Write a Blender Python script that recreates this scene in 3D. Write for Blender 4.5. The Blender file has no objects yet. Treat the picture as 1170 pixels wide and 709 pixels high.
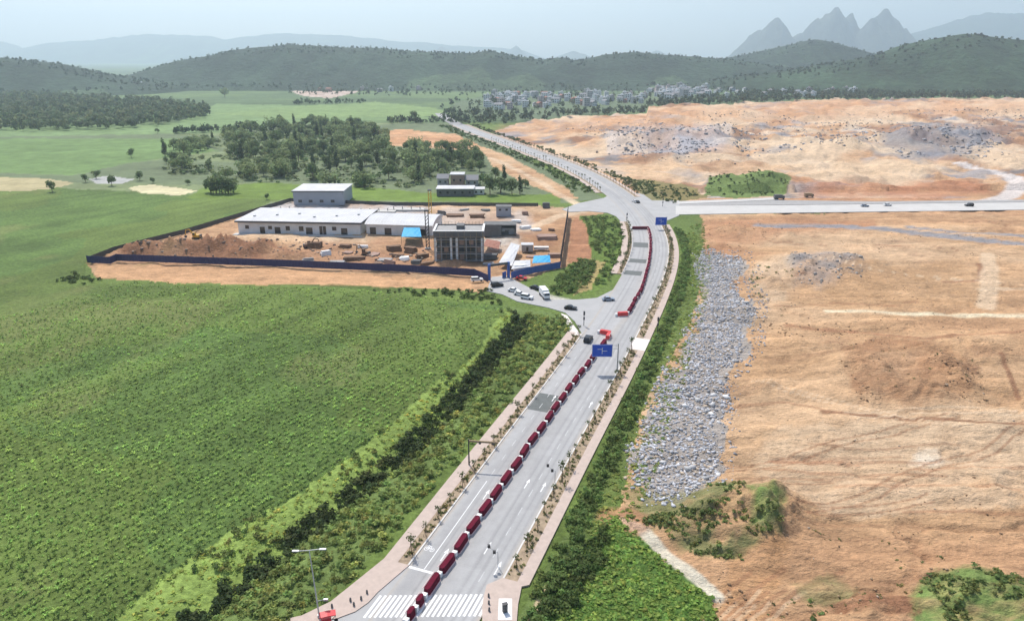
import bpy, bmesh, math, random
import numpy as np

random.seed(11)
rng = np.random.default_rng(11)
scene = bpy.context.scene
COL = scene.collection
PI = math.pi
R = math.radians

# ------------------------------------------------------------------ camera
CAM_H, FPX, HORIZ, PW, PH = 82.0, 800.0, 66.0, 1170.0, 709.0
PITCH = math.atan((PH / 2 - HORIZ) / FPX)
cam_data = bpy.data.cameras.new('drone_camera')
cam = bpy.data.objects.new('drone_camera', cam_data)
COL.objects.link(cam)
cam.location = (0, 0, CAM_H)
cam.rotation_euler = (PI / 2 - PITCH, 0, 0)
cam_data.sensor_width = 36
cam_data.lens = FPX / PW * 36
cam_data.clip_start = 1.0
cam_data.clip_end = 30000
scene.camera = cam

# ------------------------------------------------------------------ sky, sun, exposure
SUN_EL, SUN_AZ = R(57), R(-25)            # azimuth from +Y towards +X: ahead and to the left
world = bpy.data.worlds.new('World')
scene.world = world
world.use_nodes = True
wt = world.node_tree
sky = wt.nodes.new('ShaderNodeTexSky')
sky.sky_type = 'NISHITA'
sky.sun_disc = False
sky.sun_elevation = SUN_EL
sky.sun_rotation = SUN_AZ
sky.altitude = 150
sky.air_density = 1.0
sky.dust_density = 2.2
sky.ozone_density = 1.0
bg = wt.nodes['Background']
bg.inputs['Strength'].default_value = 0.15
wt.links.new(sky.outputs[0], bg.inputs[0])

sun_d = bpy.data.lights.new('sun', 'SUN')
sun_d.energy = 4.0
sun_d.angle = R(0.5)
sun_d.color = (1.0, 0.95, 0.87)
sun = bpy.data.objects.new('sun', sun_d)
COL.objects.link(sun)
sun.rotation_euler = (PI / 2 - SUN_EL, 0, PI - SUN_AZ)   # shines towards the camera and to the right
scene.view_settings.view_transform = 'Standard'
scene.view_settings.look = 'None'
scene.view_settings.exposure = 0.2
scene.view_settings.gamma = 1.0
scene.cycles.max_bounces = 5
scene.cycles.diffuse_bounces = 2
scene.cycles.transparent_max_bounces = 6
scene.cycles.volume_bounces = 1

# ------------------------------------------------------------------ survey: photo point -> place in the world
_s, _c = math.sin(PITCH), math.cos(PITCH)


def ground_at(px, py, z=0.0):
    u = (px - PW / 2) / FPX
    v = -(py - PH / 2) / FPX
    dy, dz = _c + v * _s, -_s + v * _c
    t = (z - CAM_H) / dz
    return (u * t, dy * t, z)


def at_distance(px, py, Y):
    u = (px - PW / 2) / FPX
    v = -(py - PH / 2) / FPX
    dy, dz = _c + v * _s, -_s + v * _c
    t = Y / dy
    return (u * t, Y, CAM_H + dz * t)


def to_photo(x, y, z=0.0):
    zc = y * _c - (z - CAM_H) * _s
    return PW / 2 + FPX * x / zc, PH / 2 - FPX * (y * _s + (z - CAM_H) * _c) / zc


def G2(px, py, z=0.0):
    return np.array(ground_at(px, py, z)[:2])


# ------------------------------------------------------------------ noise
def _hash(i, j, seed):
    h = (i * 374761393 + j * 668265263 + seed * 974711) & 0xFFFFFFFF
    h = ((h ^ (h >> 13)) * 1274126177) & 0xFFFFFFFF
    return ((h ^ (h >> 16)) & 0xFFFF) / 65535.0


def vnoise(x, y, seed=0):
    xi, yi = np.floor(x).astype(np.int64), np.floor(y).astype(np.int64)
    fx, fy = x - xi, y - yi
    fx, fy = fx * fx * (3 - 2 * fx), fy * fy * (3 - 2 * fy)
    a, b = _hash(xi, yi, seed), _hash(xi + 1, yi, seed)
    c, d = _hash(xi, yi + 1, seed), _hash(xi + 1, yi + 1, seed)
    return (a + (b - a) * fx) * (1 - fy) + (c + (d - c) * fx) * fy


def fbm(x, y, seed=0, oct=4, gain=0.5):
    x, y = np.asarray(x, float), np.asarray(y, float)
    s, a, t = np.zeros(np.broadcast(x, y).shape), 1.0, 0.0
    for k in range(oct):
        s += a * vnoise(x * 2 ** k + 17.3 * k, y * 2 ** k - 9.1 * k, seed + k)
        t += a
        a *= gain
    return s / t * 2 - 1


def in_poly(px, py, poly):
    poly = np.asarray(poly, float)
    x0, y0 = poly.min(0)
    x1, y1 = poly.max(0)
    sel = (px >= x0) & (px <= x1) & (py >= y0) & (py <= y1)
    out = np.zeros(px.shape, bool)
    if not sel.any():
        return out
    qx, qy = px[sel], py[sel]
    ins = np.zeros(qx.shape, bool)
    n = len(poly)
    for k in range(n):
        ax, ay = poly[k]
        bx, by = poly[(k + 1) % n]
        if ay == by:
            continue
        hit = ((ay > qy) != (by > qy)) & (qx < (bx - ax) * (qy - ay) / (by - ay) + ax)
        ins ^= hit
    out[sel] = ins
    return out


def line_dist(px, py, pts):
    d = np.full(np.shape(px), 1e9)
    for (ax, ay), (bx, by) in zip(pts[:-1], pts[1:]):
        vx, vy = bx - ax, by - ay
        t = np.clip(((px - ax) * vx + (py - ay) * vy) / (vx * vx + vy * vy), 0, 1)
        d = np.minimum(d, np.hypot(px - ax - t * vx, py - ay - t * vy))
    return d


# ------------------------------------------------------------------ materials
def mat_plain(name, col, rough=0.7, bump=0.0, bscale=4.0, vary=0.15, vscale=1.5, metal=0.0, spec=0.4):
    m = bpy.data.materials.new(name)
    m.use_nodes = True
    nt = m.node_tree
    b = nt.nodes['Principled BSDF']
    b.inputs['Roughness'].default_value = rough
    b.inputs['Metallic'].default_value = metal
    b.inputs['Specular IOR Level'].default_value = spec
    tc = nt.nodes.new('ShaderNodeTexCoord')
    n = nt.nodes.new('ShaderNodeTexNoise')
    n.inputs['Scale'].default_value = vscale
    n.inputs['Detail'].default_value = 6
    n.inputs['Roughness'].default_value = 0.65
    nt.links.new(tc.outputs['Object'], n.inputs['Vector'])
    mr = nt.nodes.new('ShaderNodeMapRange')
    mr.inputs[1].default_value, mr.inputs[2].default_value = 0.25, 0.75
    mr.inputs[3].default_value, mr.inputs[4].default_value = 1 - vary, 1 + vary
    nt.links.new(n.outputs[0], mr.inputs[0])
    mx = nt.nodes.new('ShaderNodeMix')
    mx.data_type = 'RGBA'
    mx.blend_type = 'MULTIPLY'
    mx.inputs[0].default_value = 1
    mx.inputs[6].default_value = (*col, 1)
    nt.links.new(mr.outputs[0], mx.inputs[7])
    nt.links.new(mx.outputs[2], b.inputs['Base Color'])
    if bump:
        n2 = nt.nodes.new('ShaderNodeTexNoise')
        n2.inputs['Scale'].default_value = bscale
        n2.inputs['Detail'].default_value = 5
        nt.links.new(tc.outputs['Object'], n2.inputs['Vector'])
        bp = nt.nodes.new('ShaderNodeBump')
        bp.inputs['Strength'].default_value = 0.8
        bp.inputs['Distance'].default_value = bump
        nt.links.new(n2.outputs[0], bp.inputs['Height'])
        nt.links.new(bp.outputs[0], b.inputs['Normal'])
    return m


def mat_attr(name, vary=0.35, scales=((0.9, 1.0), (0.12, 0.6)), bump=0.25, bscale=0.8, rough=0.9, stretch=(1, 1, 1),
             leaf=0.0, shift=None):
    """base colour from the mesh's own colour attribute, times procedural grain"""
    m = bpy.data.materials.new(name)
    m.use_nodes = True
    nt = m.node_tree
    b = nt.nodes['Principled BSDF']
    b.inputs['Roughness'].default_value = rough
    b.inputs['Specular IOR Level'].default_value = 0.15
    at = nt.nodes.new('ShaderNodeAttribute')
    at.attribute_name = 'Col'
    tc = nt.nodes.new('ShaderNodeTexCoord')
    mp = nt.nodes.new('ShaderNodeMapping')
    mp.inputs['Scale'].default_value = stretch
    nt.links.new(tc.outputs['Object'], mp.inputs['Vector'])
    cur = at.outputs['Color']
    for sc, amt in scales:
        n = nt.nodes.new('ShaderNodeTexNoise')
        n.inputs['Scale'].default_value = sc
        n.inputs['Detail'].default_value = 7
        n.inputs['Roughness'].default_value = 0.7
        nt.links.new(mp.outputs[0], n.inputs['Vector'])
        mr = nt.nodes.new('ShaderNodeMapRange')
        mr.inputs[1].default_value, mr.inputs[2].default_value = 0.28, 0.72
        mr.inputs[3].default_value, mr.inputs[4].default_value = 1 - vary * amt, 1 + vary * amt
        nt.links.new(n.outputs[0], mr.inputs[0])
        mx = nt.nodes.new('ShaderNodeMix')
        mx.data_type = 'RGBA'
        mx.blend_type = 'MULTIPLY'
        mx.inputs[0].default_value = 1
        nt.links.new(cur, mx.inputs[6])
        nt.links.new(mr.outputs[0], mx.inputs[7])
        cur = mx.outputs[2]
    nt.links.new(cur, b.inputs['Base Color'])
    if bump:
        n2 = nt.nodes.new('ShaderNodeTexNoise')
        n2.inputs['Scale'].default_value = bscale
        n2.inputs['Detail'].default_value = 6
        n2.inputs['Roughness'].default_value = 0.65
        nt.links.new(mp.outputs[0], n2.inputs['Vector'])
        bp = nt.nodes.new('ShaderNodeBump')
        bp.inputs['Strength'].default_value = 1.0
        bp.inputs['Distance'].default_value = bump
        nt.links.new(n2.outputs[0], bp.inputs['Height'])
        nt.links.new(bp.outputs[0], b.inputs['Normal'])
    if leaf:
        tr = nt.nodes.new('ShaderNodeBsdfTranslucent')
        nt.links.new(cur, tr.inputs[0])
        ms = nt.nodes.new('ShaderNodeMixShader')
        ms.inputs[0].default_value = leaf
        out = nt.nodes['Material Output']
        nt.links.new(b.outputs[0], ms.inputs[1])
        nt.links.new(tr.outputs[0], ms.inputs[2])
        nt.links.new(ms.outputs[0], out.inputs['Surface'])
    return m


M = {}
M['earth'] = mat_attr('earth_soil', 0.26, ((1.4, .9), (0.3, 1.0), (0.05, .7)), 0.9, 1.0, stretch=(0.7, 1.2, 1))
M['crop'] = mat_attr('crop_leaf_canopy', 0.42, ((0.7, 1.0), (0.03, 0.55)), 0.9, 0.7)
M['grass'] = mat_attr('grass_turf', 0.38, ((0.8, 1.0), (0.05, 0.6)), 0.6, 0.8)
M['far_land'] = mat_attr('farmland', 0.3, ((0.06, 1.0), (0.012, 0.6)), 2.0, 0.1)
M['hill'] = mat_attr('hill_forest', 0.42, ((0.09, .8), (0.03, 1.0), (0.006, 0.8)), 12.0, 0.06)
M['rock_far'] = mat_attr('limestone_peak', 0.3, ((0.02, 1.0), (0.005, 0.6)), 12.0, 0.02)
M['leaf'] = mat_attr('leaves', 0.25, ((1.3, 1.0),), 0, leaf=0.5, rough=0.65)
M['road'] = mat_attr('worn_road', 0.08, ((0.5, 1.0), (4.0, .6)), 0.004, 8)
M['rubble'] = mat_attr('rubble_stone', 0.25, ((1.2, 1.0),), 0.1, 2.0)
M['bark'] = mat_plain('bark', (0.13, 0.09, 0.06), 0.9, 0.02, 6)
M['stake'] = mat_plain('weathered_timber', (0.33, 0.24, 0.15), 0.9)
M['concrete_road'] = mat_plain('worn_road_surface', (0.375, 0.37, 0.365), 0.85, 0.004, 8, 0.11, 0.16)
M['asphalt_patch'] = mat_plain('darker_asphalt_patch', (0.13, 0.14, 0.135), 0.9, 0.004, 8, 0.2, 0.8)
M['new_concrete'] = mat_plain('pale_new_concrete', (0.50, 0.485, 0.46), 0.85, 0.01, 3, 0.10, 0.12)
M['dirt_path'] = mat_plain('pale_trodden_dirt', (0.60, 0.50, 0.37), 0.95, 0.03, 3, 0.15, 0.4)
M['paving'] = mat_plain('pinkish_paving', (0.48, 0.385, 0.33), 0.85, 0.006, 6, 0.12, 0.8)
M['paving_pale'] = mat_plain('pale_concrete_paving', (0.68, 0.62, 0.57), 0.85, 0.006, 6, 0.1, 0.6)
M['kerb'] = mat_plain('kerb_stone', (0.60, 0.58, 0.55), 0.8)
M['strip_soil'] = mat_plain('planting_strip_soil', (0.33, 0.25, 0.17), 0.95, 0.08, 2.2, 0.42, 0.7)
M['line_white'] = mat_plain('road_marking_white', (0.74, 0.74, 0.74), 0.7, 0, 4, 0.14, 1.2)
M['line_worn'] = mat_plain('worn_road_marking', (0.50, 0.50, 0.50), 0.8, 0, 4, 0.25, 1.2)
M['maroon'] = mat_plain('maroon_plastic', (0.118, 0.009, 0.025), 0.9, 0, 4, 0.35, 0.7, spec=0.1)
M['red'] = mat_plain('bright_red_barrier', (0.62, 0.05, 0.05), 0.5, 0, 4, 0.12, 0.9)
M['pink_white'] = mat_plain('pinkish_white_plinth', (0.72, 0.52, 0.50), 0.7)
M['white'] = mat_plain('white_paint', (0.78, 0.78, 0.77), 0.6, 0, 4, 0.05, 0.6)
M['white_wall'] = mat_plain('white_render', (0.72, 0.72, 0.71), 0.8, 0, 4, 0.16, 0.25)
M['white_roof'] = mat_plain('white_metal_roof', (0.52, 0.52, 0.53), 0.6, 0, 4, 0.18, 0.16)
M['grey_wall'] = mat_plain('blue_grey_cladding', (0.32, 0.35, 0.40), 0.7, 0, 4, 0.08, 0.3)
M['dark_grey'] = mat_plain('dark_grey_concrete', (0.14, 0.14, 0.14), 0.85, 0.02, 2, 0.3, 0.4)
M['mid_grey'] = mat_plain('raw_grey_concrete', (0.33, 0.32, 0.31), 0.85, 0.02, 2, 0.2, 0.4)
M['fascia'] = mat_plain('dark_fascia', (0.07, 0.075, 0.085), 0.6)
M['glass'] = mat_plain('dark_window_glass', (0.025, 0.028, 0.035), 0.15, spec=0.6)
M['blue_sign'] = mat_plain('blue_sign_face', (0.015, 0.085, 0.52), 0.45)
M['blue_tarp'] = mat_plain('bright_blue_tarp', (0.02, 0.33, 0.62), 0.6)
M['blue_gate'] = mat_plain('blue_gate_paint', (0.05, 0.12, 0.38), 0.55)
M['navy'] = mat_plain('navy_fence_sheet', (0.022, 0.028, 0.115), 0.55, 0, 4, 0.12, 0.4)
M['fence_dark'] = mat_plain('dark_fence_sheet', (0.06, 0.06, 0.065), 0.7, 0, 4, 0.2, 0.4)
M['steel'] = mat_plain('galvanised_steel', (0.42, 0.43, 0.44), 0.45, metal=0.3)
M['dark_steel'] = mat_plain('dark_painted_steel', (0.05, 0.05, 0.055), 0.55)
M['yellow'] = mat_plain('machine_yellow', (0.55, 0.33, 0.03), 0.5)
M['rubber'] = mat_plain('rubber', (0.018, 0.018, 0.018), 0.85)
M['car_white'] = mat_plain('white_car_paint', (0.78, 0.78, 0.78), 0.3, vary=0.03)
M['car_black'] = mat_plain('black_car_paint', (0.015, 0.015, 0.018), 0.3, vary=0.03)
M['car_silver'] = mat_plain('silver_blue_car_paint', (0.25, 0.30, 0.37), 0.3, vary=0.03)
M['car_red'] = mat_plain('red_car_paint', (0.55, 0.02, 0.03), 0.35, vary=0.03)
M['roof_red'] = mat_plain('clay_roof', (0.30, 0.13, 0.09), 0.85, vary=0.2)
M['roof_grey'] = mat_plain('grey_tile_roof', (0.24, 0.24, 0.25), 0.85, vary=0.2)
M['wall_pink'] = mat_plain('pinkish_house_wall', (0.62, 0.50, 0.47), 0.85)
M['wall_grey'] = mat_plain('grey_house_wall', (0.42, 0.41, 0.40), 0.85)
M['brick'] = mat_plain('bare_brick_wall', (0.36, 0.24, 0.19), 0.9)
M['timber'] = mat_plain('brown_formwork', (0.20, 0.12, 0.075), 0.9, 0.05, 2, 0.35, 0.5)


# ------------------------------------------------------------------ helpers
def tag(o, label=None, cat=None, group=None, kind=None):
    if label:
        o['label'] = label
    if cat:
        o['category'] = cat
    if group:
        o['group'] = group
    if kind:
        o['kind'] = kind
    return o


def thing(name, label, cat, loc=(0, 0, 0), rz=0.0, group=None):
    o = bpy.data.objects.new(name, None)
    o.empty_display_size = 0.3
    COL.objects.link(o)
    o.location = loc
    o.rotation_euler = (0, 0, rz)
    return tag(o, label, cat, group)


def children_of(o):
    return [c for c in o.children]


def copy_tree(o, parent=None):
    c = o.copy()
    COL.objects.link(c)
    c.parent = parent
    for ch in children_of(o):
        copy_tree(ch, c)
    return c


class MB:
    def __init__(self):
        self.v, self.f, self.m = [], [], []

    def add(self, v, f, mi=0):
        n = len(self.v)
        self.v += [tuple(map(float, p)) for p in v]
        self.f += [tuple(i + n for i in q) for q in f]
        self.m += [mi] * len(f)
        return self

    def box(self, c, s, rz=0.0, mi=0, tilt=0.0):
        x, y, z = [k / 2 for k in s]
        P = [(-x, -y, -z), (x, -y, -z), (x, y, -z), (-x, y, -z), (-x, -y, z), (x, -y, z), (x, y, z), (-x, y, z)]
        if tilt:
            a, b = math.cos(tilt), math.sin(tilt)
            P = [(p[0] * a + p[2] * b, p[1], -p[0] * b + p[2] * a) for p in P]
        ca, sa = math.cos(rz), math.sin(rz)
        P = [(c[0] + p[0] * ca - p[1] * sa, c[1] + p[0] * sa + p[1] * ca, c[2] + p[2]) for p in P]
        return self.add(P, [(0, 3, 2, 1), (4, 5, 6, 7), (0, 1, 5, 4), (1, 2, 6, 5), (2, 3, 7, 6), (3, 0, 4, 7)], mi)

    def tube(self, p0, p1, r0, r1=None, n=8, mi=0):
        r1 = r0 if r1 is None else r1
        p0, p1 = np.array(p0, float), np.array(p1, float)
        d = p1 - p0
        d /= np.linalg.norm(d)
        a = np.cross(d, (0, 0, 1) if abs(d[2]) < 0.9 else (1, 0, 0))
        a /= np.linalg.norm(a)
        b = np.cross(d, a)
        V = []
        for p, r in ((p0, r0), (p1, r1)):
            for k in range(n):
                t = 2 * PI * k / n
                V.append(p + r * (math.cos(t) * a + math.sin(t) * b))
        F = [(k, (k + 1) % n, n + (k + 1) % n, n + k) for k in range(n)]
        F += [tuple(range(n - 1, -1, -1)), tuple(range(n, 2 * n))]
        return self.add(V, F, mi)

    def prism(self, poly, z0, z1, mi=0):
        n = len(poly)
        V = [(p[0], p[1], z0) for p in poly] + [(p[0], p[1], z1) for p in poly]
        F = [(k, (k + 1) % n, n + (k + 1) % n, n + k) for k in range(n)]
        F += [tuple(range(n - 1, -1, -1)), tuple(range(n, 2 * n))]
        return self.add(V, F, mi)

    def extrude_profile(self, prof, half, mi=0, inset=0.0):
        """profile in x-z extruded across y"""
        n = len(prof)
        V = [(p[0], -half, p[1]) for p in prof] + [(p[0], half, p[1]) for p in prof]
        F = [(k, n + k, n + (k + 1) % n, (k + 1) % n) for k in range(n)]
        F += [tuple(range(n)), tuple(range(2 * n - 1, n - 1, -1))]
        return self.add(V, F, mi)

    def mesh(self, name, mats):
        me = bpy.data.meshes.new(name)
        me.from_pydata(self.v, [], self.f)
        for m in mats:
            me.materials.append(m)
        if len(mats) > 1:
            me.polygons.foreach_set('material_index', self.m)
        me.update()
        return me

    def build(self, name, mats, parent=None, label=None):
        if not isinstance(mats, (list, tuple)):
            mats = [mats]
        o = bpy.data.objects.new(name, self.mesh(name, mats))
        COL.objects.link(o)
        if parent:
            o.parent = parent
        if label:
            o['label'] = label
        return o


def bulk(name, V, F, mat, col=None, kind=None, link=True, smooth=False):
    """V (n,3), F (m,k) numpy -> one object; col (n,3) vertex colour attribute"""
    me = bpy.data.meshes.new(name)
    n, m, k = len(V), len(F), F.shape[1]
    me.vertices.add(n)
    me.vertices.foreach_set('co', np.ascontiguousarray(V, np.float32).ravel())
    me.loops.add(m * k)
    me.loops.foreach_set('vertex_index', np.ascontiguousarray(F, np.int32).ravel())
    me.polygons.add(m)
    me.polygons.foreach_set('loop_start', np.arange(0, m * k, k, dtype=np.int32))
    me.polygons.foreach_set('loop_total', np.full(m, k, np.int32))
    if smooth:
        me.polygons.foreach_set('use_smooth', np.ones(m, bool))
    if col is not None:
        a = me.color_attributes.new('Col', 'FLOAT_COLOR', 'POINT')
        c4 = np.ones((n, 4), np.float32)
        c4[:, :3] = col
        a.data.foreach_set('color', c4.ravel())
    me.materials.append(mat)
    me.update(calc_edges=True)
    if not link:
        return me
    o = bpy.data.objects.new(name, me)
    COL.objects.link(o)
    if kind:
        o['kind'] = kind
    return o


def spread(protos, pos, scale, rot, col, squash=None):
    """realised copies of small (V,F,C) prototypes; returns V,F,C"""
    pos, scale, rot, col = np.asarray(pos, float), np.asarray(scale, float), np.asarray(rot, float), np.asarray(col, float)
    squash = np.ones(len(pos)) if squash is None else squash
    which = rng.integers(0, len(protos), len(pos))
    VV, FF, CC, base = [], [], [], 0
    for k, (pv, pf, pc) in enumerate(protos):
        s = np.where(which == k)[0]
        if not len(s):
            continue
        ca, sa = np.cos(rot[s])[:, None], np.sin(rot[s])[:, None]
        x = (pv[None, :, 0] * ca - pv[None, :, 1] * sa) * scale[s][:, None] + pos[s][:, 0:1]
        y = (pv[None, :, 0] * sa + pv[None, :, 1] * ca) * scale[s][:, None] + pos[s][:, 1:2]
        z = pv[None, :, 2] * (scale[s] * squash[s])[:, None] + pos[s][:, 2:3]
        VV.append(np.stack([x, y, z], -1).reshape(-1, 3))
        CC.append((pc[None] * col[s][:, None, :]).reshape(-1, 3))
        nv = len(pv)
        FF.append((pf[None] + (np.arange(len(s)) * nv)[:, None, None] + base).reshape(-1, pf.shape[1]))
        base += nv * len(s)
    return np.concatenate(VV), np.concatenate(FF), np.concatenate(CC)


def cards(P, N, size, tint, long=1.0):
    """leaf cards: quads centred at P, facing roughly N"""
    n = len(P)
    N = N + rng.normal(0, 0.45, (n, 3))
    N /= np.linalg.norm(N, axis=1)[:, None] + 1e-9
    A = np.cross(N, rng.normal(0, 1, (n, 3)))
    A /= np.linalg.norm(A, axis=1)[:, None] + 1e-9
    B = np.cross(N, A)
    s = (size * rng.uniform(0.6, 1.3, n))[:, None]
    V = np.stack([P - A * s * long - B * s * .25, P - A * s * .1 - B * s, P + A * s * long + B * s * .2, P + A * s * .15 + B * s], 1).reshape(-1, 3)
    F = np.arange(4 * n).reshape(n, 4)
    C = np.repeat(tint * rng.uniform(0.72, 1.3, n)[:, None], 4, 0)
    return V, F, C


def crown(n, lumps, size, zlo=0.0, fill=0.25, hue=0.12):
    """a leafy crown: cards spread over several offset lumps (cx,cy,cz,rx,rz)"""
    Ps, Ns = [], []
    w = np.array([l[3] ** 2 for l in lumps])
    cnt = np.maximum(1, (n * w / w.sum()).astype(int))
    T = []
    for (cx, cy, cz, rx, rz), k in zip(lumps, cnt):
        d = rng.normal(0, 1, (k, 3))
        d /= np.linalg.norm(d, axis=1)[:, None]
        r = 1 - fill * rng.random(k) ** 1.5
        wob = 1 + 0.22 * np.sin(d[:, 0] * 5 + cx) * np.cos(d[:, 1] * 4 + cz)
        Ps.append(np.array([cx, cy, cz]) + d * (np.array([rx, rx, rz]) * (r * wob)[:, None]))
        Ns.append(d + np.array([0, 0, .35]))
        g = np.ones((k, 3)) * rng.uniform(0.8, 1.2)
        g[:, 0] *= rng.uniform(1 - hue, 1 + hue)
        T.append(g)
    P, N, T = np.concatenate(Ps), np.concatenate(Ns), np.concatenate(T)
    ok = P[:, 2] > zlo
    return cards(P[ok], N[ok], size, T[ok])


def lumps_of(k, r, h, spreadf=0.6, z0=0.5):
    L = []
    for i in range(k):
        a, q = rng.uniform(0, 2 * PI), math.sqrt(rng.random()) * spreadf * r
        L.append((q * math.cos(a), q * math.sin(a), h * rng.uniform(z0, 0.82), r * rng.uniform(0.38, 0.62), h * rng.uniform(0.16, 0.28)))
    return L


# ------------------------------------------------------------------ the road line (x of the centre against y)
RT = np.array([(-60, -68.5), (0, -46), (40, -31), (60, -23.4), (90, -12.1), (110, -4.7), (130, 2.7), (150, 10.2), (170, 17.9), (190, 25.3), (210, 32.5),
               (230, 39.6), (250, 46.4), (270, 52.8), (290, 58.5), (310, 63.2), (330, 66.6), (350, 68.9), (370, 70), (400, 70.2),
               (430, 68.9), (460, 66.2), (500, 61), (540, 53.3), (580, 43), (620, 31), (660, 18.4), (700, 5.8), (740, -7.3), (780, -20.8),
               (850, -44.5), (950, -73), (1050, -97), (1150, -115)], float)
_ty = np.arange(-60, 1150, 1.0)
_tx = np.interp(_ty, RT[:, 0], RT[:, 1])
for _ in range(3):
    _k = np.ones(17) / 17
    _tx[8:-8] = np.convolve(_tx, _k, 'valid')
_sl = np.gradient(_tx, _ty)
HALF = 8.1


def road_pt(Y, off, z=0.0):
    cx, sl = np.interp(Y, _ty, _tx), np.interp(Y, _ty, _sl)
    L = np.sqrt(1 + sl * sl)
    return np.array([cx + off / L, Y - off * sl / L, z])


def road_ang(Y):
    return math.atan2(1.0, float(np.interp(Y, _ty, _sl)))     # direction of travel from +X


def road_off(x, y):
    cx, sl = np.interp(y, _ty, _tx), np.interp(y, _ty, _sl)
    return (x - cx) / np.sqrt(1 + sl * sl)


def ribbon(name, o0, o1, y0, y1, z, mat, kind='structure', step=2.0, thick=0.0, mb=None):
    own = mb is None
    mb = mb or MB()
    ys = np.arange(y0, y1 + 1e-6, step)
    if ys[-1] < y1 - 0.05:
        ys = np.append(ys, y1)
    f0 = o0 if callable(o0) else (lambda t: o0)
    f1 = o1 if callable(o1) else (lambda t: o1)
    A = [road_pt(t, f0(t), z) for t in ys]
    B = [road_pt(t, f1(t), z) for t in ys]
    n = len(ys)
    V, F = A + B, [(i, n + i, n + i + 1, i + 1) for i in range(n - 1)]
    if thick:
        V += [p - np.array([0, 0, thick]) for p in A + B]
        F += [(2 * n + i, i, i + 1, 2 * n + i + 1) for i in range(n - 1)]
        F += [(n + i, 3 * n + i, 3 * n + i + 1, n + i + 1) for i in range(n - 1)]
        F += [(0, 2 * n, 3 * n, n), (n - 1, 2 * n - 1, 4 * n - 1, 3 * n - 1)]
    mb.add(V, F)
    if own:
        o = mb.build(name, mat)
        return tag(o, kind=kind)


def sheet(name, pts, z, mat, thick=0.25, kind='structure'):
    """a flat slab over photo points on the ground"""
    poly = [ground_at(p[0], p[1], 0)[:2] for p in pts]
    o = MB().prism(poly, z - thick, z).build(name, mat)
    return tag(o, kind=kind)


# ------------------------------------------------------------------ ground: one height field, split by what grows on it
rowpx = np.concatenate([np.linspace(70.6, 90, 26)[:-1], np.linspace(90, 116, 24)[:-1], np.arange(116, 240, .95), np.arange(240, 730, 1.6), np.linspace(732, 1500, 40), np.array([2000, 2600])])
us = np.concatenate([np.linspace(-1.5, -1.0, 12)[:-1], np.linspace(-1.0, -0.9, 20)[:-1], np.linspace(-0.9, 0.9, 800), np.linspace(0.9, 1.0, 20)[1:], np.linspace(1.0, 1.5, 12)[1:]])
rowY = np.array([ground_at(585, p)[1] for p in rowpx])
gY, gU = np.meshgrid(rowY, us, indexing='ij')
gX = gU * (gY + 12)
ppx, ppy = to_photo(gX, gY)
NZ = lambda s, f, o=3: fbm(ppx * f, ppy * f, s, o)
wx, wy = ppx + 5 * NZ(5, .05) + 2 * NZ(6, .2, 2), ppy + (2.2 * NZ(7, .05) + 1.1 * NZ(8, .2, 2)) * np.clip((ppy - 66) / 260, .25, 1.6)
sx, sy = ppx + 1.2 * NZ(9, .1, 2), ppy + 0.5 * NZ(10, .1, 2)
off = road_off(gX, gY)
PATCHY = fbm(ppx * .035, ppy * .11, 140, 4)

C_CROP, C_GRASS, C_FAR = np.array([.114, .172, .044]), np.array([.115, .165, .040]), np.array([.145, .182, .095])
C_EARTH, C_RED, C_PALE, C_GREY = np.array([.525, .325, .178]), np.array([.355, .178, .098]), np.array([.66, .50, .34]), np.array([.30, .297, .31])
C_SCRUB, C_DRY, C_BRIGHT = np.array([.125, .175, .052]), np.array([.24, .22, .10]), np.array([.185, .255, .062])
colr = np.zeros(gX.shape + (3,))
reg = np.zeros(gX.shape, int)          # 0 grass, 1 crop, 2 earth, 3 far farmland
colr[:] = C_GRASS


def patch(poly, c, region=None, amt=1.0, crisp=False, warp=1.0):
    m = in_poly(ppx + (wx - ppx) * warp, ppy + (wy - ppy) * warp, poly)
    if c is not None:
        if region is None:
            a = sum(in_poly(ppx + (wx - ppx) * warp * k_ + jx * 3, ppy + (wy - ppy) * warp * k_ + jy * 1.6, poly).astype(np.float32)
                    for k_, jx, jy in ((.6, -1, -1), (1.2, 1, .5), (2, -1, 1.2), (3, .4, -1), (3.2, 1.8, 0), (1.6, -2, .2), (2.4, 0, 2), (.9, .5, -2))) / 8 * amt
            a = (a * np.clip(1.0 + 1.0 * PATCHY, .3, 1.35)).clip(0, 1)[..., None]
            colr[:] = colr * (1 - a) + np.asarray(c) * a
        else:
            colr[m] = colr[m] * (1 - amt) + np.asarray(c) * amt
    if region is not None:
        reg[m] = region
    return m


def stroke(pts, width, c, amt=1.0, wob=1.0):
    g = [tuple(G2(*p)) for p in pts]
    wgx, wgy = gX + wob * 1.5 * fbm(gX * .05, gY * .05, 31, 2), gY + wob * 1.5 * fbm(gX * .05, gY * .05, 32, 2)
    d = line_dist(wgx, wgy, g)
    a = np.clip((width * .5 - d) / (width * .22) + .5, 0, 1) * amt
    colr[:] = colr * (1 - a[..., None]) + np.asarray(c) * a[..., None]
    return d


# far farmland and woods floor beyond the site
patch([(-900, 232), (330, 232), (640, 232), (690, 226), (520, 138), (500, 128), (-900, 100)], C_FAR, 3)
patch([(-3000, 140), (4000, 140), (4000, 60), (-3000, 60)], np.array([.10, .15, .065]), 3)
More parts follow.
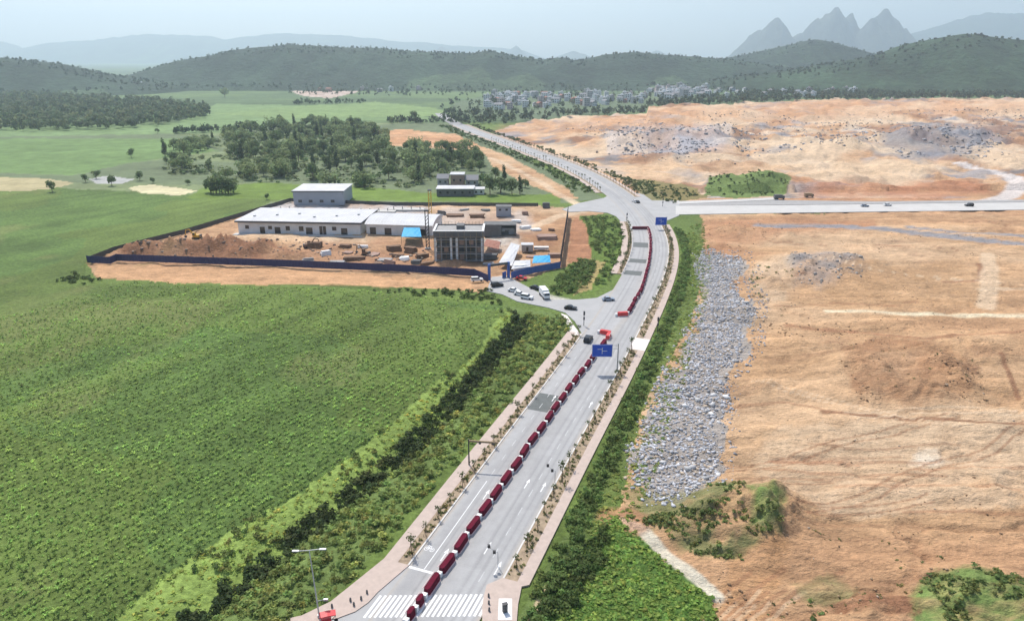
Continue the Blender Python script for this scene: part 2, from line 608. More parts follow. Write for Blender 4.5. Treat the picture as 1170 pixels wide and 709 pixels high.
# crop field
crop_poly = [(-2500, 210), (60, 214), (240, 222), (330, 229), (272, 248), (170, 276), (100, 296), (95, 318), (180, 322), (400, 330), (575, 347),
             (552, 393), (492, 443), (418, 507), (337, 565), (240, 622), (175, 668), (125, 712), (-20, 840), (-600, 1500), (-2500, 2600)]
patch(crop_poly, C_CROP, 1)
# right-hand bare earth
earth_poly = [(806, 252), (790, 300), (800, 330), (770, 400), (735, 460), (716, 540), (705, 590), (760, 640), (815, 690), (850, 760), (1100, 1500), (4000, 2600), (4000, 244), (800, 243)]
patch(earth_poly, C_EARTH, 2)
# quarried land to the north-east
patch([(740, 228), (700, 205), (660, 188), (610, 170), (560, 150), (590, 143), (640, 136), (720, 131), (800, 128), (900, 122), (1000, 120), (1170, 119), (3500, 119), (3500, 246), (1170, 246), (760, 240)], C_EARTH * np.array([1.02, .98, .98]), 2)
# building site
site_poly = [(100, 298), (170, 275), (268, 248), (335, 229), (450, 233), (615, 234), (655, 238), (668, 232), (700, 240), (660, 252), (655, 285), (646, 305), (585, 322), (560, 332), (530, 330), (400, 325), (180, 320), (110, 316)]
patch(site_poly, C_EARTH * np.array([.98, .98, 1.0]), 2)
# -- variation of crop
n1 = fbm(gX * .012, gY * .012, 40, 4)
n2 = fbm(gX * .05, gY * .05, 44, 3)
mc = reg == 1
k = (1 + .20 * n1 + .16 * n2)[..., None]
colr[mc] = (colr * k * np.where(n1[..., None] > 0, np.array([1.06, 1.0, .95]), np.array([.95, 1.0, 1.0])))[mc]
fa = fbm((gX * .848 - gY * .53) * .02, (gX * .53 + gY * .848) * .004, 47, 3)
colr[mc] *= (1 + .16 * fa)[mc][:, None]
fr_ = fbm((gX * .857 - gY * .515) * .16, (gX * .515 + gY * .857) * .02, 49, 3)
colr[mc] *= (1 + .28 * fr_)[mc][:, None]
bare = np.clip((fbm(gX * .035, gY * .022, 48, 4) - .34) * 5, 0, 1)[..., None] * .45
colr[mc] = (colr * (1 - bare) + np.array([.20, .205, .075]) * bare)[mc]
# bright wind-laid streak and bright far edge
for pts, w_, a_ in (([(-60, 492), (60, 455), (150, 425), (230, 402)], 7, .55), ([(130, 322), (330, 327), (560, 345)], 6, .5), ([(0, 330), (110, 322), (220, 280)], 5, .3)):
    stroke(pts, w_, C_BRIGHT * .85, a_)
# -- far fields: strips
mf = reg == 3
st = fbm(gX * .004 + 7, gY * .013, 50, 4)
colr[mf] = (colr * (1 + .28 * st[..., None]))[mf]
colr[mf & (st > .22)] = colr[mf & (st > .22)] * np.array([1.15, 1.12, 1.0])
patch([(-60, 196), (80, 200), (150, 186), (250, 172), (200, 158), (-60, 158)], np.array([.145, .225, .075]), 3)
patch([(-60, 157), (250, 152), (330, 143), (430, 137), (500, 137), (440, 123), (250, 118), (200, 140), (-60, 146)], np.array([.17, .25, .10]), 3)
patch([(240, 130), (330, 122), (430, 116), (500, 124), (520, 132), (420, 134), (330, 136)], np.array([.19, .27, .10]), 3)
patch([(-60, 203), (40, 203), (86, 208), (60, 216), (-60, 222)], np.array([.42, .36, .20]), 3)
patch([(145, 214), (175, 211), (224, 217), (205, 223), (160, 221)], np.array([.58, .52, .32]), 3)
patch([(100, 204), (130, 201), (152, 204), (140, 210), (112, 210)], np.array([.40, .40, .38]), 3)
patch([(210, 226), (330, 228), (640, 232), (640, 222), (500, 221), (420, 214), (300, 208), (230, 214)], C_GRASS * np.array([1.25, 1.3, 1.0]), 3)
patch([(428, 149), (470, 148), (520, 153), (548, 166), (560, 172), (500, 169), (445, 167)], C_EARTH * np.array([1.05, .95, .9]), 2)
patch([(548, 168), (575, 175), (615, 196), (650, 215), (662, 226), (640, 226), (600, 208), (560, 190)], C_EARTH, 2)
stroke([(560, 180), (600, 198), (640, 222), (664, 236)], 6, C_PALE, .8)
patch([(330, 103), (365, 98), (420, 94), (450, 96), (410, 104), (380, 112), (345, 110)], np.array([.52, .42, .36]), 2)
patch([(520, 118), (560, 108), (700, 108), (800, 104), (800, 122), (700, 128), (590, 138), (520, 130)], np.array([.12, .16, .085]), 3)
# -- scrub floor beside the near road, left
patch([(575, 347), (655, 362), (662, 376), (600, 440), (480, 560), (392, 668), (330, 704), (150, 740), (205, 709), (262, 668), (325, 618), (392, 565), (466, 507), (530, 443), (573, 393)], C_SCRUB, 0)
patch([(590, 366), (573, 393), (530, 443), (466, 507), (392, 565), (325, 618), (262, 668), (205, 709), (150, 760), (90, 740), (125, 712), (175, 668), (240, 622), (337, 565), (418, 507), (492, 443), (552, 393), (575, 350)], C_BRIGHT * 1.15, 0, warp=1.6)
patch([(660, 246), (700, 246), (716, 262), (712, 295), (696, 322), (676, 336), (632, 338), (640, 318), (664, 300), (672, 280)], C_GRASS * np.array([1.0, 1.05, .9]), 0)
patch([(668, 292), (690, 300), (676, 330), (655, 335), (668, 312)], C_DRY * np.array([1.4, 1.2, 1.1]), 0)
patch([(655, 246), (668, 252), (676, 292), (655, 300), (646, 300)], C_RED * 1.25, 2)
# -- verge right of the road: dark hedge floor, bright strip, grass triangle
patch([(790, 262), (803, 262), (800, 330), (772, 396), (735, 458), (700, 560), (640, 660), (600, 709), (590, 709), (650, 600), (720, 460), (768, 360)], C_SCRUB, 0)
patch([(785, 345), (800, 340), (770, 402), (738, 455), (714, 545), (690, 580), (678, 580), (705, 520), (735, 440)], C_BRIGHT * np.array([.75, .72, .8]), 0)
patch([(700, 585), (720, 600), (770, 645), (812, 680), (822, 709), (860, 800), (600, 800), (605, 709), (650, 640)], np.array([.085, .155, .035]), 0)
patch([(780, 268), (790, 262), (800, 270), (796, 330), (786, 345)], C_BRIGHT * .75, 0)
# -- earth detail
me_ = reg == 2
e1, e2, e3 = fbm(gX * .012, gY * .03, 60, 5), fbm(gX * .05, gY * .13, 64, 5), fbm(gX * .03, gY * .55, 68, 3)
e6 = 1 - 2 * np.abs(fbm(gX * .035, gY * .06, 74, 5))
t = np.clip(e1 * 2.0 + .5 * fbm(gX * .03, gY * .05, 61, 3), -1, 1)[..., None]
e5 = fbm(gX * .10, gY * .28, 70, 4)
ce = colr * (1 + .26 * e2[..., None] + .12 * e3[..., None] + .20 * e5[..., None])
g6 = (np.clip((e6 - .82) * 6, 0, 1) * np.clip(.5 + fbm(gX * .012, gY * .02, 77, 3) * 2, 0, 1))[..., None]
ce = ce * (1 - .45 * g6) + C_RED * .8 * .45 * g6
ce = np.where(t > 0, ce * (1 - t * .35) + C_PALE * t * .35, ce * (1 + t * .45) - C_RED * t * .45)
colr[me_] = ce[me_]
e4 = fbm(gX * .05, gY * .35, 72, 4)
q = np.clip((e4 - .30) * 3, 0, 1)[..., None] * .45
colr[me_] = (colr * (1 - q) + C_RED * np.array([.85, .9, .95]) * q)[me_]
# NE quarry: pale, grey and red patches
qm = me_ & (ppy < 226) & (ppx > 560) & (off > 16)
qn, qn2 = fbm(gX * .012, gY * .012, 80, 5), fbm(gX * .03, gY * .03, 85, 4)
for cc, th, nn in ((C_PALE * np.array([1.05, 1.1, 1.2]), .12, qn), (C_GREY, .16, qn2), (C_RED * .8, .10, -qn2), (np.array([.17, .17, .18]), .22, fbm(gX * .05, gY * .05, 88, 4)), (C_PALE, .10, -qn)):
    a = (np.clip((nn - th) * 5, 0, 1) * qm * .85)[..., None]
    colr[:] = colr * (1 - a) + cc * a
patch([(690, 158), (760, 148), (830, 150), (840, 176), (760, 182), (700, 178)], np.array([.44, .43, .46]), None, .55)
patch([(1000, 158), (1090, 148), (1160, 152), (1110, 184), (1040, 186), (1005, 176)], np.array([.22, .225, .25]), None, .7)
patch([(1110, 150), (1170, 146), (1300, 150), (1300, 170), (1150, 172)], C_RED * .8, None, .6)
patch([(560, 146), (720, 134), (900, 124), (1170, 120), (3000, 120), (3000, 138), (1170, 138), (1000, 140), (800, 146), (640, 160)], C_EARTH * np.array([1.10, .98, .92]), None, .55)
patch([(600, 172), (690, 186), (820, 190), (1000, 188), (1090, 192), (1050, 200), (850, 205), (740, 210), (660, 190)], C_PALE * np.array([1.0, .93, .85]), None, .6)
patch([(810, 204), (850, 200), (905, 210), (900, 222), (840, 226), (805, 222)], C_SCRUB * 1.1, 0)
patch([(730, 205), (780, 212), (812, 224), (770, 232), (745, 226)], C_DRY * np.array([1.0, .9, .8]), 0)
patch([(905, 210), (1000, 208), (1120, 206), (1130, 220), (1060, 228), (915, 226)], C_RED * np.array([1.25, 1.15, 1.1]), None, .65)
patch([(690, 196), (740, 208), (770, 236), (745, 232), (715, 205)], C_DRY, 0)
stroke([(1050, 236), (1120, 232), (1152, 224), (1163, 214), (1154, 203), (1128, 195), (1095, 190)], 11, np.array([.62, .56, .52]), .95, .3)
# earth foreground features
patch([(806, 252), (880, 248), (1000, 252), (1000, 262), (900, 268), (830, 290), (800, 292)], C_RED * np.array([1.15, 1.1, 1.05]), None, .55)
patch([(895, 300), (930, 288), (975, 292), (985, 312), (950, 328), (905, 326)], C_GREY * np.array([.9, .85, .8]), None, .7)
patch([(965, 300), (1090, 300), (1130, 350), (960, 352), (940, 330)], C_EARTH * np.array([.80, .78, .74]), None, .6)
patch([(955, 398), (1010, 384), (1070, 392), (1115, 420), (1108, 455), (1040, 470), (975, 448)], C_RED * np.array([.95, 1.0, .95]), None, .6)
patch([(880, 490), (1170, 470), (1300, 520), (1170, 580), (960, 590), (860, 540)], C_PALE * np.array([.9, .88, .86]), None, .5)
patch([(1045, 515), (1070, 515), (1082, 530), (1058, 536), (1040, 528)], np.array([.66, .57, .45]), None, .6)
patch([(840, 600), (900, 620), (880, 709), (820, 709)], C_EARTH * np.array([.95, .85, .75]), None, .6)
stroke([(945, 356), (1020, 357), (1170, 360), (1400, 365)], 2.6, np.array([.76, .64, .44]), 1, .2)
stroke([(900, 372), (980, 378), (1060, 388), (1170, 378)], 2.2, C_RED * .95, .7)
stroke([(870, 258), (960, 258), (1010, 262), (1090, 270), (1170, 279), (1400, 300)], 9, np.array([.27, .265, .275]), .95, .5)
stroke([(1040, 260), (1100, 266), (1170, 268)], 6, np.array([.27, .265, .275]), .85, .5)
stroke([(1116, 300), (1124, 318), (1110, 322), (1080, 322)], 2.5, C_RED * .8, .8)
stroke([(1128, 290), (1130, 330), (1128, 350)], 6, C_PALE, .7)
stroke([(1120, 330), (1170, 328)], 3, C_PALE, .6)
stroke([(1145, 405), (1168, 455)], 1.4, C_RED * .7, .8)
stroke([(940, 473), (1040, 477), (1170, 484)], 1.6, C_RED * .75, .8)
stroke([(830, 465), (900, 460), (950, 473)], 1.6, C_RED * .9, .5)
for kk in range(13):      # paired wheel tracks wandering over the bare ground
    p_ = np.array([rng.uniform(840, 1150), rng.uniform(270, 640)])
    q_ = [G2(*p_)]
    h_ = rng.uniform(-.5, .5) + (PI if rng.random() < .5 else 0)
    for _ in range(14):
        h_ += rng.uniform(-.22, .22)
        q_.append(q_[-1] + 6.5 * np.array([math.cos(h_), math.sin(h_) * .8]))
    q_ = [a for a in q_ if a[1] > 90 and road_off(a[0], a[1]) > 40]
    if len(q_) < 4:
        continue
    for sd_ in (-1, 1):
        tr_ = [tuple(to_photo(a[0] + sd_ * 1.1 * -math.sin(h_), a[1] + sd_ * 1.1 * math.cos(h_))) for a in q_]
        stroke(tr_, .62, C_RED * .85 if kk % 3 else C_PALE * 1.08, .55, .2)
for kk in range(10):
    yy, x0 = rng.uniform(485, 600), rng.uniform(850, 1050)
    stroke([(x0, yy), (x0 + 70, yy + rng.uniform(-3, 4)), (x0 + rng.uniform(90, 220), yy + rng.uniform(-4, 8))], 1.0, C_RED * rng.uniform(.75, 1.3), rng.uniform(.3, .6))
for kk in range(6):       # tracked ruts in the lower corner
    x0, l_ = 800 + kk * 17 + rng.uniform(-6, 6), rng.uniform(.6, 1.1)
    stroke([(x0 - 6, 709), (x0 + 28 * l_, 709 - 37 * l_), (x0 + 60 * l_, 709 - 60 * l_)], rng.uniform(.6, 1.3), C_RED * rng.uniform(.8, 1.1), .5, 2)
    stroke([(x0 + 1, 709), (x0 + 35 * l_, 709 - 37 * l_)], .8, C_PALE, .4, 2)
# rubble floor
rub_poly = [(799, 292), (846, 292), (852, 312), (836, 330), (858, 352), (852, 398), (832, 430), (828, 500), (822, 552), (798, 566), (772, 588), (742, 572), (720, 550), (727, 510), (750, 460), (783, 400), (805, 345)]
patch(rub_poly, np.array([.37, .325, .285]), 2, warp=3.0)
patch([(858, 300), (905, 290), (905, 340), (870, 345), (850, 322)], C_PALE, None, .5)
patch([(780, 566), (850, 556), (890, 576), (892, 610), (850, 640), (800, 640), (760, 606), (715, 590), (715, 560)], C_DRY * np.array([.9, .95, .9]), None, .8)
patch([(815, 565), (860, 560), (890, 580), (888, 605), (870, 612), (850, 585)], C_SCRUB * 1.5, None, .8)
patch([(820, 580), (850, 575), (862, 600), (840, 625), (815, 620)], C_EARTH, None, .8)
patch([(1050, 665), (1110, 655), (1170, 668), (1300, 690), (1300, 760), (1050, 760), (1040, 690)], C_SCRUB * 1.5, None, .75)
patch([(940, 680), (1000, 672), (1050, 682), (1050, 705), (960, 700)], C_RED * .8, None, .8)
patch([(900, 660), (960, 655), (985, 680), (930, 690)], C_DRY, None, .6)
# site detail
patch([(110, 302), (330, 306), (530, 318), (545, 330), (400, 326), (180, 322), (112, 316)], C_EARTH * np.array([1.12, 1.05, 1.02]), 2, .9)
patch([(130, 286), (200, 280), (300, 276), (350, 290), (320, 300), (150, 298)], C_RED * .82, None, .9)
patch([(350, 272), (500, 272), (545, 300), (520, 312), (340, 302)], C_RED * np.array([1.1, 1.15, 1.2]), None, .5)
patch([(295, 238), (330, 230), (490, 236), (490, 248), (420, 246), (300, 244)], np.array([.52, .48, .46]), None, .9)
patch([(275, 264), (420, 268), (420, 276), (270, 272)], C_PALE * 1.05, None, .7)
patch([(500, 240), (600, 238), (620, 262), (590, 270), (500, 262)], np.array([.52, .45, .40]), None, .6)
patch([(550, 270), (600, 272), (590, 285), (555, 290)], np.array([.62, .58, .52]), None, .7)
patch([(590, 266), (640, 262), (640, 285), (600, 280)], C_RED * .8, None, .6)
stroke([(600, 262), (640, 246), (690, 236)], 7, C_PALE, .7)
stroke([(640, 345), (600, 335), (572, 318)], 8, np.array([.60, .56, .50]), .8)
gc_ = (1 + .28 * fbm(gX * .03, gY * .03, 90, 3) + .15 * fbm(gX * .11, gY * .11, 92, 2))[..., None]
mg = reg == 0
colr[mg] = (colr * gc_)[mg]

stroke([(710, 594), (735, 606), (762, 634), (790, 655), (818, 677)], 2.6, np.array([.62, .56, .44]), 1, .5)
stroke([(700, 588), (715, 588), (722, 598)], 6, C_RED * 1.2, .7)
stroke([(612, 712), (622, 690), (632, 672)], 1.6, C_PALE, .7)

# heights
gZ = np.full(gX.shape, -0.22)
ramp = lambda v, a, b: np.clip((v - a) / (b - a), 0, 1) ** 2 * (3 - 2 * np.clip((v - a) / (b - a), 0, 1))
away = ramp(np.abs(off), 15, 30)
gZ += np.where(reg == 2, 0.75 * e2 + .16 * e3 + .75 * e5 - .5 * np.clip((e6 - .82) * 6, 0, 1) + .9 * np.clip(e1, -1, .3), 0) * away
gZ += np.where(reg == 1, 0.35 * n2 + .8 * n1, 0) * away
gZ += np.where(qm, (5.5 * fbm(gX * .012, gY * .014, 95, 5) + 5.0 * np.abs(fbm(gX * .03, gY * .03, 99, 4)) + 3.2 * fbm(gX * .07, gY * .06, 103, 4) + 2) * ramp(off, 18, 90), 0)
gZ += np.where((ppy < 150) & (ppx > 740), 9 * ramp(gY, 750, 1100), 0)
ditch = [tuple(G2(*p)) for p in [(150, 752), (205, 709), (262, 668), (325, 618), (392, 565), (466, 507), (530, 443), (573, 393), (596, 366)]]
dd = line_dist(gX, gY, ditch)
gZ -= 2.2 * np.exp(-(dd / 5) ** 2) * (np.abs(off) > 14.5)


def mound(px, py, r, h, seed=0, sq=1.0, rough=.9):
    x, y = G2(px, py)
    d = np.hypot(gX - x, (gY - y) / sq) / r
    d = d * (1 + .35 * fbm(gX / r * .9, gY / r * .9, 200 + seed, 3))
    gZ[:] += h * np.exp(-d * d * 1.8) * (1 + rough * fbm(gX * 3 / r, gY * 3 / r, 210 + seed, 4))


for i, a in enumerate([(850, 592, 12, 3.6), (882, 588, 8, 2.5), (800, 600, 8, 1.4), (925, 308, 22, 4.2), (970, 300, 14, 2.5), (880, 322, 12, 2), (1030, 425, 20, 1.9), (1085, 425, 12, 2.0), (1050, 400, 12, 1.4), (1010, 445, 12, 1.4), (1060, 450, 10, 1.4), (960, 400, 10, 1.0), (915, 395, 8, 1.2), (870, 440, 9, 1.2), (900, 270, 14, 1.6), (1120, 395, 10, 1.8), (930, 505, 9, .9), (1140, 560, 9, 1.0),
                       (985, 420, 10, 1.8), (1100, 688, 12, 1.6), (1150, 680, 9, 1.3), (985, 690, 7, 1.5), (840, 265, 18, 2.2), (820, 285, 14, 1.6),
                       (150, 289, 9, 4.2), (172, 286, 8, 3.6), (190, 290, 9, 4.6), (212, 287, 10, 5.2), (232, 290, 8, 4.2), (255, 287, 10, 5.0), (278, 291, 9, 4.2), (300, 288, 8, 3.8), (322, 293, 7, 3.0), (240, 279, 9, 3.6), (268, 281, 8, 3.2), (305, 280, 8, 3.0), (345, 294, 6, 2.4), (515, 300, 6, 2.0),
                       (770, 168, 60, 9), (820, 162, 60, 10), (730, 165, 45, 7), (900, 170, 70, 8), (960, 178, 60, 6), (1050, 168, 60, 11), (1100, 164, 50, 9), (1150, 160, 60, 8), (870, 213, 40, 5), (690, 150, 60, 6)]):
    mound(a[0], a[1], a[2], a[3], i)
near_road = np.abs(off) < 14
gZ = np.where(near_road & (gY < 1000), np.minimum(gZ, -0.22), gZ)
junction = in_poly(ppx, ppy, [(560, 300), (640, 330), (720, 325), (720, 385), (640, 372), (540, 345)]) | in_poly(ppx, ppy, [(640, 246), (640, 222), (700, 215), (800, 222), (1400, 220), (1400, 249), (800, 252), (740, 262), (700, 255)])
gZ = np.where(junction, np.minimum(gZ, -0.22), gZ)
east = in_poly(ppx, ppy, [(750, 220), (3000, 200), (3000, 249), (750, 250)])
gZ = np.where(east, np.minimum(gZ, -0.22), gZ)

nr, nc = gX.shape
idx = np.arange(nr * nc).reshape(nr, nc)
quads = np.stack([idx[1:, :-1], idx[1:, 1:], idx[:-1, 1:], idx[:-1, :-1]], -1).reshape(-1, 4)
qreg = reg[:-1, :-1].reshape(-1)
P3 = np.stack([gX, gY, gZ], -1).reshape(-1, 3)
CF = colr.reshape(-1, 3)
for rid, nm, mt in ((0, 'grass_verge', 'grass'), (1, 'crop_field', 'crop'), (2, 'bare_earth', 'earth'), (3, 'farmland', 'far_land')):
    q = quads[qreg == rid]
    u, inv = np.unique(q, return_inverse=True)
    bulk(nm, P3[u], inv.reshape(-1, 4), M[mt], CF[u], 'structure', smooth=True)
# a wide base under it all so the land runs on past the horizon and behind the camera
MB().add([(-24500, -3000, -6), (24500, -3000, -6), (24500, 17000, -6), (-24500, 17000, -6)], [(0, 1, 2, 3)]).build('ground', mat_plain('distant_ground', (.10, .14, .06), 0.95, 0, 4, .3, .004))['kind'] = 'structure'


def ground_z(x, y):
    """height of the field under a point"""
    r = np.interp(-np.asarray(y, float), -rowY, np.arange(nr))
    c = np.interp(np.asarray(x, float) / (np.asarray(y, float) + 12), us, np.arange(nc))
    r0, c0 = np.clip(r.astype(int), 0, nr - 2), np.clip(c.astype(int), 0, nc - 2)
    fr, fc = np.clip(r - r0, 0, 1), np.clip(c - c0, 0, 1)
    return (gZ[r0, c0] * (1 - fr) * (1 - fc) + gZ[r0 + 1, c0] * fr * (1 - fc) + gZ[r0, c0 + 1] * (1 - fr) * fc + gZ[r0 + 1, c0 + 1] * fr * fc)


def gz(x, y):
    return float(ground_z(np.array([x]), np.array([y]))[0])


# ------------------------------------------------------------------ hills and mountains
def hill(name, crest, Y, front, back, col, mat, seed, amp=0.22, power=1.0, nx=220, ny=70, base=-3.0, cf=0.004):
    crest = np.array([at_distance(a, b, Y) for a, b in crest])
    xs = np.linspace(crest[0, 0], crest[-1, 0], nx)
    hz = np.interp(xs, crest[:, 0], crest[:, 2])
    ys = np.linspace(-1, 1, ny)
    X, T = np.meshgrid(xs, ys, indexing='ij')
    Yv = np.where(T < 0, Y + T * front, Y + T * back)
    prof = (np.cos(T * PI) * .5 + .5) ** power
    ends = np.minimum(1, np.minimum(np.arange(nx), np.arange(nx)[::-1]) / 8)[:, None]
    n = fbm(X * cf, Yv * cf, seed, 5)
    rid = np.abs(fbm(X * cf * 1.6, Yv * cf * .5, seed + 9, 4))
    Z = hz[:, None] * prof * ends * (1 + amp * n * (1 - prof * .5) - .42 * rid * prof * (1 - prof) * 4) + base
    id2 = np.arange(nx * ny).reshape(nx, ny)
    F = np.stack([id2[:-1, :-1], id2[1:, :-1], id2[1:, 1:], id2[:-1, 1:]], -1).reshape(-1, 4)
    V = np.stack([X, Yv, Z], -1).reshape(-1, 3)
    n2 = fbm(X * .007, Yv * .004, seed + 20, 5)
    cc = np.array(col) * (1 + .6 * n2[..., None])
    hot = fbm(X * .005, Yv * .003, seed + 33, 4) > .24 + .25 * prof
    cc[hot] = cc[hot] * np.array([1.9, 1.75, 1.5])
    o = bulk(name, V, F, M[mat], cc.reshape(-1, 3), 'structure', smooth=True)
    return X, Yv, Z


C_H = (.038, .064, .036)
hills = []
hills.append(hill('hill', [(-260, 80), (-150, 66), (-60, 62), (20, 65), (60, 71), (100, 80), (140, 88), (180, 94), (225, 99)], 1950, 350, 500, C_H, 'hill', 1))
hills.append(hill('hill', [(110, 99), (150, 86), (200, 69), (240, 61), (270, 54), (300, 51), (330, 48), (380, 51), (420, 52), (450, 55), (500, 58), (540, 60), (560, 57), (580, 62), (620, 67), (640, 64), (660, 68),
                           (690, 61), (720, 59), (760, 62), (800, 65), (850, 70), (930, 80)], 2300, 420, 600, C_H, 'hill', 2, nx=420))
hills.append(hill('hill', [(720, 74), (780, 69), (830, 66), (860, 61), (890, 54), (930, 46), (955, 51), (990, 60), (1040, 66), (1120, 76)], 2900, 420, 600, C_H, 'hill', 3))
hills.append(hill('hill', [(800, 96), (860, 86), (920, 79), (960, 71), (1010, 60), (1050, 46), (1080, 40), (1110, 36), (1140, 42), (1180, 45), (1260, 44), (1400, 60), (1600, 80)], 1850, 420, 600, (.040, .074, .036), 'hill', 4, nx=300))
hill('mountain', [(-500, 58), (-120, 52), (-30, 44), (0, 48), (20, 57), (60, 49), (120, 44), (180, 39), (230, 40), (258, 46), (300, 40), (350, 38), (400, 42), (440, 46), (520, 52), (640, 60)], 12500, 1700, 1700, C_H, 'hill', 5)
hill('mountain', [(960, 56), (1030, 42), (1060, 34), (1100, 23), (1130, 14), (1170, 18), (1250, 30), (1400, 40), (1700, 58)], 11000, 1700, 1700, C_H, 'hill', 6)


# limestone towers: one height field, each peak a steep dome
def karst(peaks, Y, seed, name, res=(300, 70), depth=1300):
    pk = [(at_distance(a, b, Y + dy * 1.8), w * 1.0) for a, b, w, dy in peaks]
    x0, x1 = min(p[0][0] - 3.0 * p[1] for p in pk), max(p[0][0] + 3.0 * p[1] for p in pk)
    X, Yv = np.meshgrid(np.linspace(x0, x1, res[0]), np.linspace(Y - depth, Y + depth, res[1]), indexing='ij')
    Z = np.full(X.shape, -5.0)
    n = fbm(X * .0048, Yv * .0048, seed, 5) + .5 * np.abs(fbm(X * .012, Yv * .012, seed + 3, 4)) - .25
    for (x, y, z), w in pk:
        d = np.hypot((X - x) * (1 + .18 * n), (Yv - y) / 1.3) / w
        Z = np.maximum(Z, z * np.where(d < .12, 1 - .6 * d * d / .12, 1 - .072 - .80 * (d - .12) ** 1.05) + .20 * z * n * np.clip(d * 3, .2, 1))
    e = np.minimum(1, np.minimum(np.arange(res[0]), np.arange(res[0])[::-1]) / 10)[:, None]
    Z = Z * e - 4 * (1 - e)
    id2 = np.arange(X.size).reshape(X.shape)
    F = np.stack([id2[:-1, :-1], id2[1:, :-1], id2[1:, 1:], id2[:-1, 1:]], -1).reshape(-1, 4)
    cc = np.array([.085, .10, .08]) * (1 + .4 * n[..., None])
    bulk(name, np.stack([X, Yv, Z], -1).reshape(-1, 3), F, M['rock_far'], cc.reshape(-1, 3), 'structure', smooth=True)


karst([(888, 20, 330, 0), (868, 34, 300, 40), (934, 21, 260, 60), (956, 8, 330, 0), (973, 14, 260, 80), (998, 19, 330, 0), (1013, 9, 360, 60), (915, 38, 400, 100), (1034, 32, 300, 120), (950, 36, 520, 200)], 8000, 60, 'karst_mountain')
karst([(505, 52, 300, 0), (560, 57, 400, 0), (590, 52, 240, 100), (655, 58, 400, 0), (750, 57, 300, 0)], 10500, 63, 'karst_mountain', (140, 40))

# ------------------------------------------------------------------ road, kerbs, pavements
BO = np.array([(70, -2.1), (90, -2.0), (120, -1.6), (160, -1.2), (190, -.4), (205, .8), (220, 2.0), (250, 2.2), (280, .9), (310, .2), (345, .6)])
boff_ = boff = lambda Y: np.interp(Y, BO[:, 0], BO[:, 1])
ys_ = np.concatenate([np.arange(-60, 420, 1.0), np.arange(420, 1141, 4.0)])
os_ = np.linspace(-HALF, HALF, 49)
rv = np.array([[road_pt(a, b, 0.0) for b in os_] for a in ys_])
O_, Y_ = np.meshgrid(os_, ys_)
wear = sum(np.exp(-((O_ - c_) / .28) ** 2) for c_ in (-4.4, -2.7, 2.6, 4.2, 5.7, 7.2))
dust = np.exp(-((np.abs(O_) - HALF) / .55) ** 2) + .6 * np.exp(-((O_ - boff_(Y_)) / .9) ** 2)
nz_ = fbm(O_ * .5, Y_ * .035, 301, 4)
slab = np.floor(Y_ / 9.0) + 37 * np.floor((O_ + 40) / 4.05)
pt = (np.sin(slab * 12.9898) * 43758.5453) % 1
rc = np.array([.372, .368, .366]) * (1 - .17 * wear * (1 + .9 * nz_) + .14 * nz_ + .09 * (pt - .5))[..., None]
du = np.clip(dust * (.45 + .7 * nz_), 0, .8)[..., None]
rc = rc * (1 - du) + np.array([.42, .36, .29]) * du
id3 = np.arange(O_.size).reshape(O_.shape)
bulk('road', rv.reshape(-1, 3), np.stack([id3[:-1, :-1], id3[:-1, 1:], id3[1:, 1:], id3[1:, :-1]], -1).reshape(-1, 4), M['road'], rc.reshape(-1, 3), 'structure')
ribbon('road_bed', -HALF + .02, HALF - .02, -60, 1140, -.03, M['concrete_road'], thick=0.2)
# cross street at the bottom edge
MB().box((-20, 76, -.125), (130, 17, .24)).build('cross_street', M['concrete_road'])['kind'] = 'structure'
sheet('side_road', [(700, 331), (706, 350), (690, 372), (668, 386), (662, 376), (657, 367), (646, 357), (626, 351), (606, 347), (591, 344), (574, 336), (556, 332), (562, 316), (582, 316), (590, 321), (600, 326), (614, 333), (628, 342), (660, 342), (682, 340)], -.004, M['concrete_road'])
sheet('junction_apron', [(690, 226), (708, 216), (735, 222), (745, 229), (776, 229), (776, 246), (762, 252), (757, 262), (720, 266), (712, 256), (704, 247), (694, 243), (672, 241), (650, 242), (642, 239), (661, 232)], -.008, M['concrete_road'])
sheet('east_road', [(772, 235), (900, 234.3), (1170, 231), (1600, 226), (1600, 233.5), (1170, 239.5), (900, 243), (772, 245)], .02, M['new_concrete'])
sheet('service_road', [(772, 230), (886, 225.6), (890, 228), (772, 233.2)], .03, M['new_concrete'])
sheet('grey_verge', [(772, 233.4), (890, 228.4), (1000, 230), (1170, 228), (1170, 230.6), (900, 233.8), (772, 234.8)], -.02, M['mid_grey'])
# footpath across the grass and odd concrete
# pavements (raised), planting strips, kerbs in stretches
LS, RS = [(95.5, 203), (268, 366), (452, 940)], [(98, 196), (205, 360), (436, 940)]
ribbon('pavement', HALF, 12.8, 196, 205, .13, M['paving_pale'], thick=.4)
for y0, y1 in LS:
    ribbon('kerb', -HALF - .3, -HALF, y0, y1, .14, M['kerb'], thick=.3)
    ribbon('planting_strip', -10.3, -HALF - .3, y0, y1, .10, M['strip_soil'], thick=.3)
    ribbon('pavement', -13.0, -10.3, y0, y1, .135, M['paving'], thick=.4)
for y0, y1 in RS:
    ribbon('kerb', HALF, HALF + .3, y0, y1, .14, M['kerb'], thick=.3)
    ribbon('planting_strip', HALF + .3, 10.7, y0, y1, .10, M['strip_soil'], thick=.3)
    ribbon('pavement', 10.7, 12.8, y0, y1, .135, M['paving'], thick=.4)
def to_px(p):
    return to_photo(p[0], p[1])


